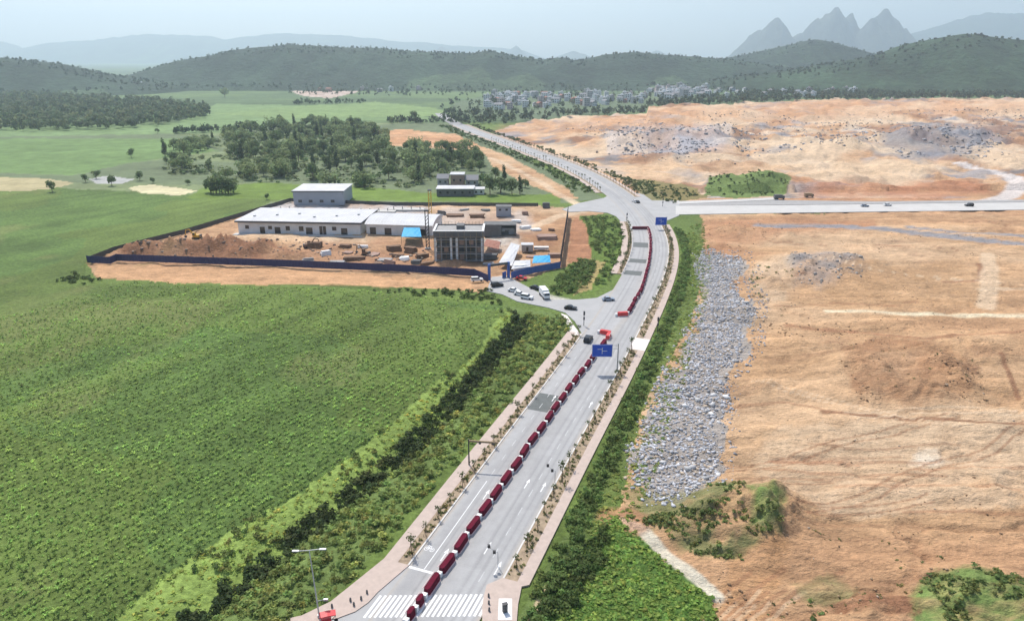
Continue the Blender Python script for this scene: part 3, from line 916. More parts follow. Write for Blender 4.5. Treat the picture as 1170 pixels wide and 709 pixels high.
sheet('pavement', [to_px(road_pt(95.5, -HALF)), (432, 676), (421, 688), (406, 698.5), (386, 706), (330, 716), (240, 735), (262, 722), (318, 709), (345, 703), (378, 687), (393, 675), to_px(road_pt(95.5, -13.0))], .13, M['paving'], .4)
sheet('street_corner', [to_px(road_pt(96, -7.9)), to_px(road_pt(96, -8.3)), (432, 676.3), (421, 688.3), (406, 698.8), (386, 706.3), (330, 716.3), (330, 735), (480, 735), (470, 700)], -.003, M['concrete_road'])
sheet('pavement', [to_px(road_pt(98, HALF)), (556, 668), (553, 680), (551, 692), (551, 716), (590, 716), (592, 690), (596, 670), to_px(road_pt(98, 12.8))], .13, M['paving'], .4)
sheet('pavement', [(664, 383), (655, 371), (648, 360.5), (641, 358), (650, 374), (652, 383)], .128, M['paving_pale'], .4)
sheet('concrete_pad', [(570, 684), (585, 684), (585, 708), (569, 708)], .15, M['white'], .2)
# markings
mk = MB()
for off0, a, b in ((-5.3, 124, 198), (4.6, 96, 196)):
    for yy in np.arange(a, b, 6.0):
        ribbon('m', off0 - .07, off0 + .07, yy, yy + 2.4, .004, None, step=1.2, mb=mk)
for yy in np.arange(262, 366, 8.0):
    ribbon('m', 4.4, 4.55, yy, yy + 3, .004, None, step=1.5, mb=mk)
for yy in np.arange(440, 900, 12.0):
    for o_ in (-.2, .2):
        ribbon('m', o_ - .08, o_ + .08, yy, yy + 12, .004, None, step=6, mb=mk)
    ribbon('m', 4.0, 4.15, yy, yy + 4, .004, None, step=2, mb=mk)
    ribbon('m', -4.15, -4.0, yy, yy + 4, .004, None, step=2, mb=mk)
o = mk.build('lane_marking', M['line_worn'])
tag(o, kind='structure')
mk = MB()
ribbon('m', -5.35, -5.2, 95.6, 122, .004, None, mb=mk)
ribbon('m', -HALF + .1, -1.9, 95.0, 95.55, .004, None, step=.5, mb=mk)
tag(mk.build('stop_line', M['line_white']), kind='structure')
cw = tag(thing('zebra_crossing', 'white zebra crossing across both carriageways at the near end of the road', 'crossing', tuple(road_pt(88.5, 0))))
loc0 = np.array(cw.location)
for j in range(23):
    o_ = -HALF - .9 + j * .76
    a_, b_ = 86.6 + .0 * o_, 91.4
    c4 = [road_pt(a_ + (.37 * o_), o_ - .21, .006), road_pt(a_ + .37 * o_, o_ + .21, .006), road_pt(b_ + .37 * o_, o_ + .21, .006), road_pt(b_ + .37 * o_, o_ - .21, .006)]
    MB().add([p - loc0 for p in c4], [(0, 1, 2, 3)]).build('stripe', M['line_white'], cw)


def arrow(Y, o_, s=1.0):
    a = road_ang(Y)
    p = road_pt(Y, o_, .004)
    pts = [(-1.6, -.09), (.3, -.09), (.3, -.33), (1.5, 0), (.3, .33), (.3, .09), (-1.6, .09)]
    V = [(p[0] + (x * math.cos(a) - y * math.sin(a)) * s, p[1] + (x * math.sin(a) + y * math.cos(a)) * s, .004) for x, y in pts]
    o = MB().add(V, [(0, 1, 5, 6), (2, 3, 4)]).build('arrow_marking', M['line_white'])
    tag(o, kind='structure')


for Y, o_ in ((100, -3.6), (118, -3.6), (104, 2.8), (100, 6.4), (124, 6.3), (124, 2.8), (160, -3.5), (160, 6.2)):
    arrow(Y, o_, 1.15)


def bike_mark(Y, o_):
    a = road_ang(Y)
    p = road_pt(Y, o_)
    mb = MB()
    W = lambda x, y: (p[0] + x * math.cos(a) - y * math.sin(a), p[1] + x * math.sin(a) + y * math.cos(a))

    def bar(q0, q1, w=.09):
        q0, q1 = np.array(q0), np.array(q1)
        d = (q1 - q0) / np.linalg.norm(q1 - q0)
        n = np.array([-d[1], d[0]]) * w
        mb.add([(*W(*(q0 - n)), .004), (*W(*(q1 - n)), .004), (*W(*(q1 + n)), .004), (*W(*(q0 + n)), .004)], [(0, 1, 2, 3)])
    for cy in (-.55, .55):
        ring = [(.5 * math.cos(t) * .9 - .3, cy + .38 * math.sin(t)) for t in np.linspace(0, 2 * PI, 13)]
        for q0, q1 in zip(ring[:-1], ring[1:]):
            bar(q0, q1, .06)
    for q0, q1 in (((-.3, -.55), (.5, -.3)), ((.5, -.3), (.5, .4)), ((.5, .4), (-.3, .55)), ((-.3, -.05), (.5, -.3)), ((-.3, -.05), (.45, .38)), ((-.3, -.55), (-.3, -.05)), ((.5, .4), (.8, .42))):
        bar(q0, q1)
    tag(mb.build('bicycle_marking', M['line_white']), kind='structure')


bike_mark(100.5, -6.8)
# dark patches laid across the left carriageway
pm = MB()
for y0, y1, o0, o1 in ((152.5, 161.5, -7.9, -1.6), (268, 274, -7.6, -.6), (286, 292, -7.7, -.6), (312, 321, -7.7, -.9)):
    ribbon('p', o0, o1, y0, y1, .003, None, mb=pm)
tag(pm.build('asphalt_patch', M['asphalt_patch']), kind='structure')

# ------------------------------------------------------------------ plant prototypes (V, F, C)
def crop_proto():
    P, F = [], []
    for i in range(6):
        a = rng.uniform(0, 2 * PI)
        L, h, w = rng.uniform(.55, .95), rng.uniform(.75, 1.25), rng.uniform(.10, .17)
        d, s = np.array([math.cos(a), math.sin(a), 0]), np.array([-math.sin(a), math.cos(a), 0])
        b = np.array([0, 0, h * .25])
        m_, e = d * L * .5 + np.array([0, 0, h]), d * L + np.array([0, 0, h * rng.uniform(.55, .95)])
        n = len(P)
        P += [b - s * w * .5, b + s * w * .5, m_ + s * w, m_ - s * w, e]
        F += [(n, n + 1, n + 2, n + 3), (n + 3, n + 2, n + 4, n + 4)]
    V = np.array(P)
    F = np.array(F)
    C = np.repeat(rng.uniform(.75, 1.3, 6), 5)[:, None] * np.ones((1, 3))
    C[4::5] *= 1.25
    return V, F, C


crop_protos = [crop_proto() for _ in range(5)]
bush_protos = [crown(56, lumps_of(4, 1.0, 1.25, .7, .3), .20, 0.02) for _ in range(6)]
small_protos = [crown(16, lumps_of(2, 1.0, 1.1, .6, .3), .34, 0.0) for _ in range(5)]
tuft_protos = [crown(9, lumps_of(2, 1.0, .9, .6, .3), .45, 0.0) for _ in range(4)]
tree_far_protos = [crown(30, lumps_of(4, .5, 1.25, .7, .35), .17, .12) for _ in range(6)]


def sample_poly(poly_px, n, wob=0):
    """random points, even on the ground, inside a polygon given by photo points"""
    g = np.array([G2(*p) for p in poly_px])
    x0, y0 = g.min(0)
    x1, y1 = g.max(0)
    out = np.zeros((0, 2))
    for _ in range(60):
        q = np.stack([rng.uniform(x0, x1, n * 3), rng.uniform(y0, y1, n * 3)], 1)
        out = np.concatenate([out, q[in_poly(q[:, 0], q[:, 1], g)]])
        if len(out) >= n:
            break
    return out[:n]


def greens(n, base, var=.25, dry=0.0):
    c = np.asarray(base)[None] * rng.uniform(1 - var, 1 + var, n)[:, None]
    c[:, 0] *= rng.uniform(.9, 1.12, n)
    if dry:
        m = rng.random(n) < dry
        c[m] = c[m] * np.array([1.45, 1.2, 1.15])
    return c


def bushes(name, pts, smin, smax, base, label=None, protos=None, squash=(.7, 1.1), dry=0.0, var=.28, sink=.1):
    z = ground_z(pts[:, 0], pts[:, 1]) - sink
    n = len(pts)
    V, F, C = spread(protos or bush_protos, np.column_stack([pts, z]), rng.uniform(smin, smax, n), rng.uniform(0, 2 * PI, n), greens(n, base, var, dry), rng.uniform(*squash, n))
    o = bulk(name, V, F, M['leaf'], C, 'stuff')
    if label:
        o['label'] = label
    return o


# crop plants in rows (rows run away to the right)
ang = R(31)
rd, rn = np.array([math.sin(ang), math.cos(ang)]), np.array([math.cos(ang), -math.sin(ang)])
A, B = np.meshgrid(np.arange(-40, 330, .95), np.arange(-260, 130, 1.5))
A, B = A + rng.uniform(-.45, .45, A.shape), B + rng.uniform(-.22, .22, B.shape)
cp = A[..., None] * rd + B[..., None] * rn
cp = cp.reshape(-1, 2)
cp = cp[(cp[:, 1] > 70) & (cp[:, 1] < 300) & (np.abs(cp[:, 0]) < .80 * cp[:, 1] + 16)]
pxx, pyy = to_photo(cp[:, 0], cp[:, 1])
cp = cp[in_poly(pxx + 4 * fbm(pxx * .06, pyy * .06, 7, 2), pyy, crop_poly)]
keep = rng.random(len(cp)) < np.clip(1.0 - (cp[:, 1] - 115) / 200, .05, .95) * np.clip(1.15 + .5 * fbm(cp[:, 0] * .06, cp[:, 1] * .06, 12, 3), .4, 1)
cp = cp[keep]
nn = len(cp)
cc = greens(nn, (.245, .372, .090), .5) * (1 + .22 * fbm(cp[:, 0] * .03, cp[:, 1] * .03, 14, 3))[:, None]
rowi = np.round((cp @ rn) / 1.5)
cc *= (1 + .55 * fbm(rowi * 3.7, (cp @ rd) * .035, 16, 2))[:, None]
cc[:, 0] *= 1 + .08 * fbm(cp[:, 0] * .02, cp[:, 1] * .02, 15, 2)
V, F, C = spread(crop_protos, np.column_stack([cp, ground_z(cp[:, 0], cp[:, 1]) - .1]), rng.uniform(.5, .98, nn), rng.uniform(0, 2 * PI, nn), cc, np.full(nn, .75))
bulk('crop_plants', V, F, M['leaf'], C, 'stuff')
print('crop plants', nn)

# left scrub band
DL = [(150, 752), (205, 709), (262, 668), (325, 618), (392, 565), (466, 507), (530, 443), (573, 393), (598, 362)]
pts = sample_poly([(596, 356), (640, 362), (655, 372), (655, 384), (598, 440), (545, 500), (478, 575), (430, 630), (392, 672), (345, 702), (250, 730), (190, 735)] + [(a + 6, b + 4) for a, b in DL[1:]], 1350)
o_ = road_off(pts[:, 0], pts[:, 1])
pts = pts[o_ < -13.5]
bushes('scrub', pts, .35, 1.35, (.275, .345, .105), 'dense green roadside scrub between the crop field and the left pavement', dry=.16, var=.4)
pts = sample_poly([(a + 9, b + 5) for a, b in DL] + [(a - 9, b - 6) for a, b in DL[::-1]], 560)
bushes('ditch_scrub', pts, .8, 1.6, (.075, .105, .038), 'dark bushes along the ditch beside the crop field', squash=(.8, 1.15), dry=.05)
CE = [(90, 740), (125, 712), (175, 668), (240, 622), (337, 565), (418, 507), (492, 443), (552, 393), (575, 352)]
pts = sample_poly([(a + 1, b + 1) for a, b in CE] + [(a - 10, b - 6) for a, b in DL[::-1]], 900)
bushes('bank_grass', pts, .25, .8, (.36, .43, .105), 'bright grass on the bank above the ditch', tuft_protos, (.3, .7), var=.4, dry=.12)
pts = sample_poly([(a - 2, b - 2) for a, b in CE] + [(a - 4, b - 3) for a, b in DL[::-1]], 240)
pts = pts[fbm(pts[:, 0] * .06, pts[:, 1] * .06, 18, 3) > .2]
bushes('bank_shrubs', pts, .4, 1.1, (.17, .225, .07), 'scattered shrubs on the bright grass bank', dry=.15)
# right hedge along the pavement
hy = rng.uniform(82, 352, 1250)
hw = np.interp(hy, [80, 110, 150, 200, 260, 352], [5.2, 4.2, 4.0, 3.6, 3.6, 3.8])
hp = np.array([road_pt(a, 14.0 + b * rng.random())[:2] for a, b in zip(hy, hw)])
bushes('hedge', hp, .5, 1.25, (.185, .265, .08), 'dark green hedge along the right pavement', squash=(.7, 1.3), var=.42)
hy = rng.uniform(96, 340, 1500)
hp = np.array([road_pt(a, np.interp(a, [80, 110, 150, 200, 260, 352], [19.2, 18.4, 18.2, 17.8, 17.8, 18.2]) + 8.5 * rng.random() ** 1.3)[:2] for a in hy])
bushes('verge_grass', hp, .4, .95, (.26, .33, .09), 'rough bright grass between the hedge and the rubble', tuft_protos, (.3, .7), dry=.12)
pts = sample_poly([(702, 588), (712, 598), (770, 650), (812, 682), (822, 715), (610, 715), (652, 640)], 1800)
bushes('meadow_grass', pts, .35, .9, (.25, .375, .088), 'lush green grass in the triangle beside the dirt path', tuft_protos, (.35, .8), dry=.08)
pts = sample_poly([(650, 640), (690, 600), (700, 620), (660, 690), (625, 709), (608, 709)], 160)
bushes('hedge_shrubs', pts, .7, 1.3, (.115, .17, .05), 'dark shrubs on the meadow edge beside the hedge')
# weeds on the mounds and in the earth
pts = np.concatenate([sample_poly([(780, 566), (850, 556), (890, 576), (892, 610), (850, 640), (800, 640), (760, 610), (715, 590), (715, 560)], 520),
                      sample_poly([(1050, 665), (1110, 655), (1190, 668), (1240, 720), (1050, 720)], 480), sample_poly([(910, 655), (1040, 672), (1040, 700), (930, 705)], 90),
                      sample_poly([(848, 305), (905, 292), (912, 335), (860, 345)], 120), sample_poly([(720, 552), (745, 575), (775, 592), (760, 606), (716, 590)], 130)])
pts = pts[fbm(pts[:, 0] * .12, pts[:, 1] * .12, 77, 3) > .06]
bushes('weeds', pts, .35, .95, (.16, .205, .066), 'green weeds on the earth mounds', small_protos, (.4, .9), dry=.2)
# scrub in the island between the site and the upper road
pts = np.concatenate([sample_poly([(634, 318), (664, 296), (682, 300), (672, 325), (652, 336), (630, 336)], 260), sample_poly([(664, 246), (700, 247), (714, 264), (710, 296), (694, 322), (680, 326), (690, 296), (676, 282)], 240)])
bushes('island_scrub', pts, .8, 1.7, (.17, .235, .072), 'dark green scrub between the building site and the upper road')
pts = np.concatenate([sample_poly([(576, 350), (560, 330), (480, 330), (420, 332), (560, 346)], 60), sample_poly([(60, 322), (80, 312), (118, 320), (100, 325)], 30)])
bushes('field_edge_scrub', pts, .8, 1.5, (.095, .14, .042), 'bushes on the edge of the crop field below the site')
pts = np.concatenate([sample_poly([(810, 206), (850, 202), (900, 211), (898, 221), (840, 225), (808, 221)], 110), sample_poly([(735, 206), (800, 222), (770, 232), (748, 226)], 120), sample_poly([(690, 196), (742, 210), (752, 226), (716, 206)], 90)])
bushes('waste_scrub', pts, .7, 1.7, (.085, .12, .04), 'scrub on the waste ground north of the east road', small_protos, dry=.15)
vy = rng.uniform(455, 930, 420)
vp = np.array([road_pt(a, -14 - 13 * rng.random())[:2] for a in vy])
bushes('north_verge_scrub', vp, 1.0, 2.6, (.085, .135, .036), 'scrub on the left verge of the far road', small_protos, dry=.12)
vp = np.array([road_pt(a, 13.5 + 9 * rng.random())[:2] for a in rng.uniform(445, 930, 330)])
bushes('north_verge_weeds', vp, .9, 2.2, (.085, .11, .035), 'weeds on the right verge of the far road', small_protos, dry=.3)
pts = sample_poly([(785, 268), (792, 256), (806, 256), (803, 330), (788, 345)], 260)
bushes('junction_grass', pts, .5, 1.2, (.22, .29, .08), 'rough grass beside the upper junction', tuft_protos, (.3, .8), dry=.1)
# small plants in the planting strips
sp = np.array([road_pt(a, s)[:2] for a, s in zip(rng.uniform(97, 201, 260), rng.uniform(-10.1, -8.7, 260))] + [road_pt(a, s)[:2] for a, s in zip(rng.uniform(99, 195, 260), rng.uniform(8.6, 10.5, 260))]
              + [road_pt(a, s)[:2] for a, s in zip(rng.uniform(207, 358, 300), rng.uniform(8.6, 10.5, 300))] + [road_pt(a, s)[:2] for a, s in zip(rng.uniform(270, 364, 200), rng.uniform(-10.1, -8.7, 200))])
V, F, C = spread(tuft_protos, np.column_stack([sp, np.full(len(sp), .1)]), rng.uniform(.2, .5, len(sp)), rng.uniform(0, 6.3, len(sp)), greens(len(sp), (.14, .16, .055), .35, .35))
tag(bulk('strip_plants', V, F, M['leaf'], C, 'stuff'), 'low plants growing in the roadside planting strips')


# ------------------------------------------------------------------ rubble
def rock_proto():
    bm = bmesh.new()
    bmesh.ops.create_icosphere(bm, subdivisions=1, radius=1)
    V = np.array([v.co[:] for v in bm.verts])
    F = np.array([[v.index for v in f.verts] for f in bm.faces])
    bm.free()
    V *= rng.uniform(.65, 1.25, (len(V), 1)) * np.array([1, rng.uniform(.6, .9), rng.uniform(.5, .8)])
    return V, F, np.ones((len(V), 3))


rocks = [rock_proto() for _ in range(8)]


def rubble(name, pts, smin, smax, label, tone=(.35, .35, .37), power=2.4):
    n = len(pts)
    s = smin + (smax - smin) * rng.random(n) ** power
    c = np.array(tone)[None] * rng.uniform(.55, 1.35, n)[:, None]
    w = rng.random(n) < .10
    c[w] = np.array([.42, .34, .26]) * rng.uniform(.8, 1.2, w.sum())[:, None]
    V, F, C = spread(rocks, np.column_stack([pts, ground_z(pts[:, 0], pts[:, 1]) + s * .15]), s, rng.uniform(0, 6.3, n), c)
    o = bulk(name, V, F, M['rubble'], C, 'stuff')
    o['label'] = label


rp = sample_poly([(784, 286), (858, 286), (872, 312), (856, 330), (882, 352), (874, 402), (850, 432), (846, 502), (836, 556), (804, 574), (772, 596), (730, 580), (708, 552), (714, 508), (734, 458), (768, 396), (792, 342)], 19000)
qx, qy = to_photo(rp[:, 0], rp[:, 1])
wq = 22 * fbm(qx * .045, qy * .045, 91, 4)
inside = in_poly(qx + wq, qy + .6 * wq, rub_poly)
thin = np.clip(1.5 - (qx - np.interp(qy, [292, 400, 430, 500, 560], [828, 835, 815, 808, 800])) / 30, .12, 1)
rp = rp[(inside & (rng.random(len(rp)) < thin)) | (rng.random(len(rp)) < .07)]
rubble('rubble', rp, .10, .60, 'blue grey broken stone spread beside the verge', (.46, .46, .48), 2.0)
big = sample_poly(rub_poly, 330)
rubble('stone_slabs', big[fbm(big[:, 0] * .08, big[:, 1] * .08, 94, 3) > .0], .5, 1.2, 'larger pale stones lying on the broken stone', (.50, .495, .49), 2.0)
ed = sample_poly([(842, 300), (880, 340), (868, 400), (845, 430), (845, 505), (835, 560), (806, 568), (806, 540), (820, 500), (826, 430), (856, 398), (858, 350)], 500)
rubble('scattered_stones', ed, .12, .55, 'loose stones spilling from the rubble on to the earth')
cl = sample_poly([(800, 250), (1200, 250), (1240, 709), (830, 709), (800, 600), (850, 540), (880, 400), (860, 300)], 4200)
cl = cl[fbm(cl[:, 0] * .05, cl[:, 1] * .05, 96, 3) > .02]
rubble('soil_clods', cl, .06, .38, 'clods and small stones strewn over the bare earth', (.34, .23, .14), 3)
dk = np.concatenate([sample_poly([(955, 392), (1120, 384), (1130, 460), (1040, 474), (960, 452)], 900), sample_poly([(860, 368), (1000, 372), (1000, 386), (860, 384)], 200), sample_poly([(820, 640), (900, 610), (960, 709), (820, 709)], 350), sample_poly([(806, 252), (900, 250), (880, 290), (806, 290)], 300)])
dk = dk[fbm(dk[:, 0] * .09, dk[:, 1] * .09, 97, 3) > .0]
rubble('dug_clods', dk, .08, .5, 'dark clods thrown up around the dug ground', (.29, .185, .108), 2.5)
tw = np.concatenate([sample_poly([(955, 392), (1120, 384), (1130, 460), (960, 452)], 110), sample_poly([(850, 340), (1000, 368), (1000, 388), (850, 384)], 110), sample_poly([(880, 600), (1170, 620), (1170, 709), (880, 709)], 150)])
tw = tw[fbm(tw[:, 0] * .07, tw[:, 1] * .07, 98, 3) > .1]
bushes('earth_weeds', tw, .2, .6, (.17, .18, .07), 'sparse weeds on the dug earth', tuft_protos, (.3, .7), dry=.3)
qd = sample_poly([(640, 150), (800, 138), (1200, 134), (1200, 190), (840, 192), (690, 184)], 3200)
qd = qd[fbm(qd[:, 0] * .015, qd[:, 1] * .012, 99, 4) > -.05]
rubble('quarry_debris', qd[::2], .4, 1.7, 'pale broken ground debris on the quarried land', (.52, .46, .41), 2)
rubble('dark_debris', qd[1::2], .4, 1.7, 'dark soil heaps on the quarried land', (.22, .17, .14), 2)
qp = np.concatenate([sample_poly([(690, 156), (760, 146), (835, 148), (845, 176), (760, 184), (700, 180)], 1600), sample_poly([(1000, 156), (1090, 148), (1170, 150), (1120, 186), (1040, 188), (1005, 178)], 1500), sample_poly([(840, 160), (1000, 156), (1000, 180), (840, 182)], 700), sample_poly([(820, 146), (1200, 138), (1200, 150), (820, 156)], 150)])
qq = fbm(qp[:, 0] * .02, qp[:, 1] * .02, 93, 4)
rubble('quarry_boulders', qp[qq > -.1], .5, 2.3, 'grey boulders heaped across the quarried land', (.36, .35, .36), power=2.5)
sp = sample_poly([(140, 280), (300, 272), (500, 285), (500, 298), (300, 296), (150, 295)], 420)
rubble('site_debris', sp, .2, 1.1, 'broken stone and soil clods across the building site', (.30, .22, .17))
sp = sample_poly([(900, 290), (985, 292), (985, 322), (910, 328)], 170)
rubble('pit_stones', sp, .25, 1.1, 'grey stones around the dug pit in the earth', (.36, .33, .30))


# ------------------------------------------------------------------ trees
ORD = ['first', 'second', 'third', 'fourth', 'fifth', 'sixth', 'seventh', 'eighth', 'ninth', 'tenth', 'eleventh', 'twelfth', 'thirteenth', 'fourteenth', 'fifteenth', 'sixteenth', 'seventeenth', 'eighteenth', 'nineteenth', 'twentieth']
ORD += ['twenty-' + w for w in ORD[:9]] + ['thirtieth'] + ['thirty-' + w for w in ORD[:9]] + ['fortieth'] + ['forty-' + w for w in ORD[:9]] + ['fiftieth']
def tree_meshes(kind):
    if kind == 'round':
        Lm, n, sz = lumps_of(9, 3.6, 8.0, .75, .42), 620, .42
    elif kind == 'tall':
        Lm, n, sz = [(rng.uniform(-.7, .7), rng.uniform(-.7, .7), z, 1.9 * rng.uniform(.7, 1.1) * (1.1 - z / 16), 1.9) for z in np.linspace(3, 10, 7)], 520, .40
    else:
        Lm, n, sz = lumps_of(12, 5.2, 8.5, .8, .40), 820, .48
    V, F, C = crown(n, Lm, sz, .6)
    tone = {'round': (.155, .215, .085), 'tall': (.10, .145, .06), 'broad': (.27, .33, .145)}[kind]
    cr = bulk('crown', V, F, M['leaf'], C * np.array(tone), link=False)
    mb = MB()
    top = 5.5
    mb.tube((0, 0, -.5), (.1, .05, 2.2), .28, .20, 7).tube((.1, .05, 2.2), (.2, 0, top), .20, .10, 6)
    for a in (0.3, 2.3, 4.2):
        mb.tube((.1, .05, 2.2), (1.7 * math.cos(a), 1.7 * math.sin(a), 4.6), .12, .05, 5)
    tk = mb.mesh('trunk', [M['bark']])
    return cr, tk


TREE = {(k, i): tree_meshes(k) for k in ('round', 'tall', 'broad') for i in range(3)}
DESC = {'round': 'rounded dark green tree', 'tall': 'narrow upright dark green tree', 'broad': 'broad spreading paler green tree'}


def plant_tree(px, py, s, kind, where, group, xy=None, pre=''):
    x, y = xy if xy is not None else G2(px, py)
    cr, tk = TREE[(kind, random.randrange(3))]
    t = thing('tree', f'{pre} {DESC[kind]} {where}'.strip(), 'tree', (x, y, gz(x, y)), random.uniform(0, 6.28), group)
    t.scale = (s * random.uniform(.85, 1.15), s * random.uniform(.85, 1.15), s * random.uniform(.85, 1.2))
    for nm, me in (('crown', cr), ('trunk', tk)):
        o = bpy.data.objects.new(nm, me)
        COL.objects.link(o)
        o.parent = t
    return t


grove = [(188, 172), (240, 160), (300, 148), (380, 140), (430, 148), (450, 168), (540, 172), (552, 186), (560, 196), (500, 198), (470, 214), (430, 216), (330, 208), (240, 203), (190, 196)]
gp = sample_poly(grove, 900)
qx, qy = to_photo(gp[:, 0], gp[:, 1])
gp = gp[fbm(gp[:, 0] * .022, gp[:, 1] * .022, 123, 3) > -.30]
chosen = []
for p in gp:
    if all((p[0] - q[0]) ** 2 + (p[1] - q[1]) ** 2 > 6.0 ** 2 for q in chosen):
        chosen.append(p)
    if len(chosen) >= 250:
        break
for p in chosen:
    gx_, gy_ = to_photo(*p)
    s_ = random.uniform(.95, 1.65)
    col_ = ['leftmost', 'left', 'centre-left', 'middle', 'centre-right', 'right', 'rightmost'][int(np.clip((gx_ - 188) / 54, 0, 6))]
    row_ = ['back edge', 'rear', 'middle depth', 'front', 'front edge'][int(np.clip((gy_ - 142) / 15, 0, 4))]
    siz_ = 'large' if s_ > 1.42 else 'small' if s_ < 1.18 else 'medium'
    plant_tree(0, 0, s_, random.choices(['round', 'tall', 'broad'], [5, 1, 4])[0], f'at the {row_}, {col_} part of the grove', 'trees of the grove behind the building site', xy=p, pre=siz_)
ug = sample_poly([(188, 178), (240, 163), (300, 150), (380, 142), (430, 150), (450, 170), (545, 176), (556, 190), (500, 202), (470, 216), (430, 216), (330, 210), (240, 205), (190, 198)], 1500)
ug = ug[fbm(ug[:, 0] * .022, ug[:, 1] * .022, 123, 3) > -.38]
bushes('grove_undergrowth', ug, 1.8, 4.2, (.155, .205, .088), 'bushes and young growth under the trees of the grove', small_protos, (.6, 1.1))
k_fa = -1
for px, py, s, kd in sorted(((560, 222, 1.35, 'round'), (572, 220, 1.5, 'round'), (585, 222, 1.2, 'round'), (594, 221, .9, 'tall'), (566, 205, 1.2, 'round'), (548, 196, 1.1, 'round'), (576, 206, 1.0, 'tall'), (478, 208, 1.4, 'tall'), (486, 190, 1.6, 'round'),
                      (500, 186, 1.7, 'round'), (515, 184, 1.5, 'tall'), (530, 184, 1.6, 'round'), (543, 185, 1.3, 'round'), (474, 190, 1.4, 'round'), (600, 214, .9, 'round'), (552, 212, .9, 'round'))):
    k_fa = k_fa + 1
    plant_tree(px, py, s, kd, f'by the farmhouses, {ORD[k_fa]} from the left', 'trees around the farmhouses')
for px, py, s, kd in ((241, 220, 1.35, 'round'), (247, 220.5, 1.5, 'round'), (254, 220.5, 1.5, 'round'), (261, 220.5, 1.4, 'round'), (267, 220, 1.1, 'round'), (244, 221.3, .8, 'round'), (251, 221.5, .9, 'round'), (258, 221.5, .85, 'round'), (264, 221.3, .8, 'round')):
    plant_tree(px, py, s, kd, 'in the dark clump standing alone in the field', 'trees of the lone dark clump')
for px, py, s, kd, wh in ((320, 139, 1.2, 'round', 'alone at the far side of the grove'), (474, 138, 1.9, 'round', 'beside the far end of the road'), (257, 111, 1.9, 'broad', 'in the far left fields near the hill'), (305, 228, .45, 'round', 'as a small bush in the grass behind the white building'),
                          (448, 142, 1.1, 'round', 'on the far field hedge line')):
    plant_tree(px, py, s, kd, wh, None)
for k_sc, (px, py) in enumerate(sorted(((220, 148), (238, 147), (180, 152), (110, 204), (128, 212), (98, 208), (160, 206), (60, 219), (175, 209), (215, 211), (210, 188), (190, 187), (150, 180)))):
    plant_tree(px, py, random.uniform(.5, .9), 'round', f'on the left field boundaries, {ORD[k_sc]} from the left', 'scattered field boundary trees')


hill_protos = [crown(9, lumps_of(3, .55, 1.1, .7, .3), .34, .08) for _ in range(5)]


def far_trees(name, pts, smin, smax, base, label, zs=None, protos=None):
    n = len(pts)
    z = ground_z(pts[:, 0], pts[:, 1]) if zs is None else zs
    V, F, C = spread(protos or tree_far_protos, np.column_stack([pts, z - .3]), rng.uniform(smin, smax, n), rng.uniform(0, 6.3, n), greens(n, base, .3), rng.uniform(.8, 1.25, n))
    tag(bulk(name, V, F, M['leaf'], C, 'stuff'), label)


far_trees('far_wood', sample_poly([(-60, 150), (60, 150), (160, 148), (240, 134), (238, 126), (180, 116), (60, 110), (-60, 108)], 2200), 7, 12, (.125, .165, .082), 'dense wood reading as one mass on the far left')
belt = sample_poly([(590, 140), (640, 137), (720, 132), (800, 129), (900, 123), (1000, 121), (1180, 120), (1300, 119), (1300, 108), (1000, 108), (860, 112), (800, 120), (660, 130), (600, 132)], 1500)
far_trees('tree_belt', belt, 6, 11, (.080, .112, .060), 'dark belt of trees along the back edge of the quarried land')
vt = np.concatenate([sample_poly([(500, 132), (600, 134), (700, 126), (860, 114), (1200, 106), (1200, 99), (860, 101), (500, 104)], 520), sample_poly([(330, 108), (500, 112), (520, 104), (420, 92), (330, 98)], 260), sample_poly([(500, 140), (560, 146), (600, 138), (560, 128), (510, 128)], 120)])
far_trees('village_trees', vt, 5, 9.5, (.070, .10, .05), 'trees among the far village houses')
hg = sample_poly([(330, 121), (410, 119), (420, 116), (340, 117)], 60)
far_trees('field_hedge', np.concatenate([hg, sample_poly([(200, 153), (330, 147), (330, 145), (200, 151)], 90), sample_poly([(440, 141), (500, 141), (500, 139), (440, 138)], 50)]), 4, 8, (.05, .085, .035), 'hedge lines across the far fields')
# forest cover on the hills
hp, hzz = [], []
for (X, Yv, Z), cnt in zip(hills, (700, 1500, 500, 1100)):
    cand = np.nonzero(((Z > .80 * Z.max(1, keepdims=True)) & (Z > 10) | ((Z > 2) & (Z < 14) & (Yv < Yv.mean()))).ravel())[0]
    k = cand[rng.integers(0, len(cand), cnt)]
    j = np.column_stack([X.ravel()[k], Yv.ravel()[k], Z.ravel()[k]])
    kk = j[:, 2] > 6
    hp.append(j[kk, :2])
    hzz.append(j[kk, 2] - 2)
far_trees('hill_forest', np.concatenate(hp), 4.5, 8.5, (.060, .092, .050), 'forest covering the near hills', zs=np.concatenate(hzz), protos=hill_protos)




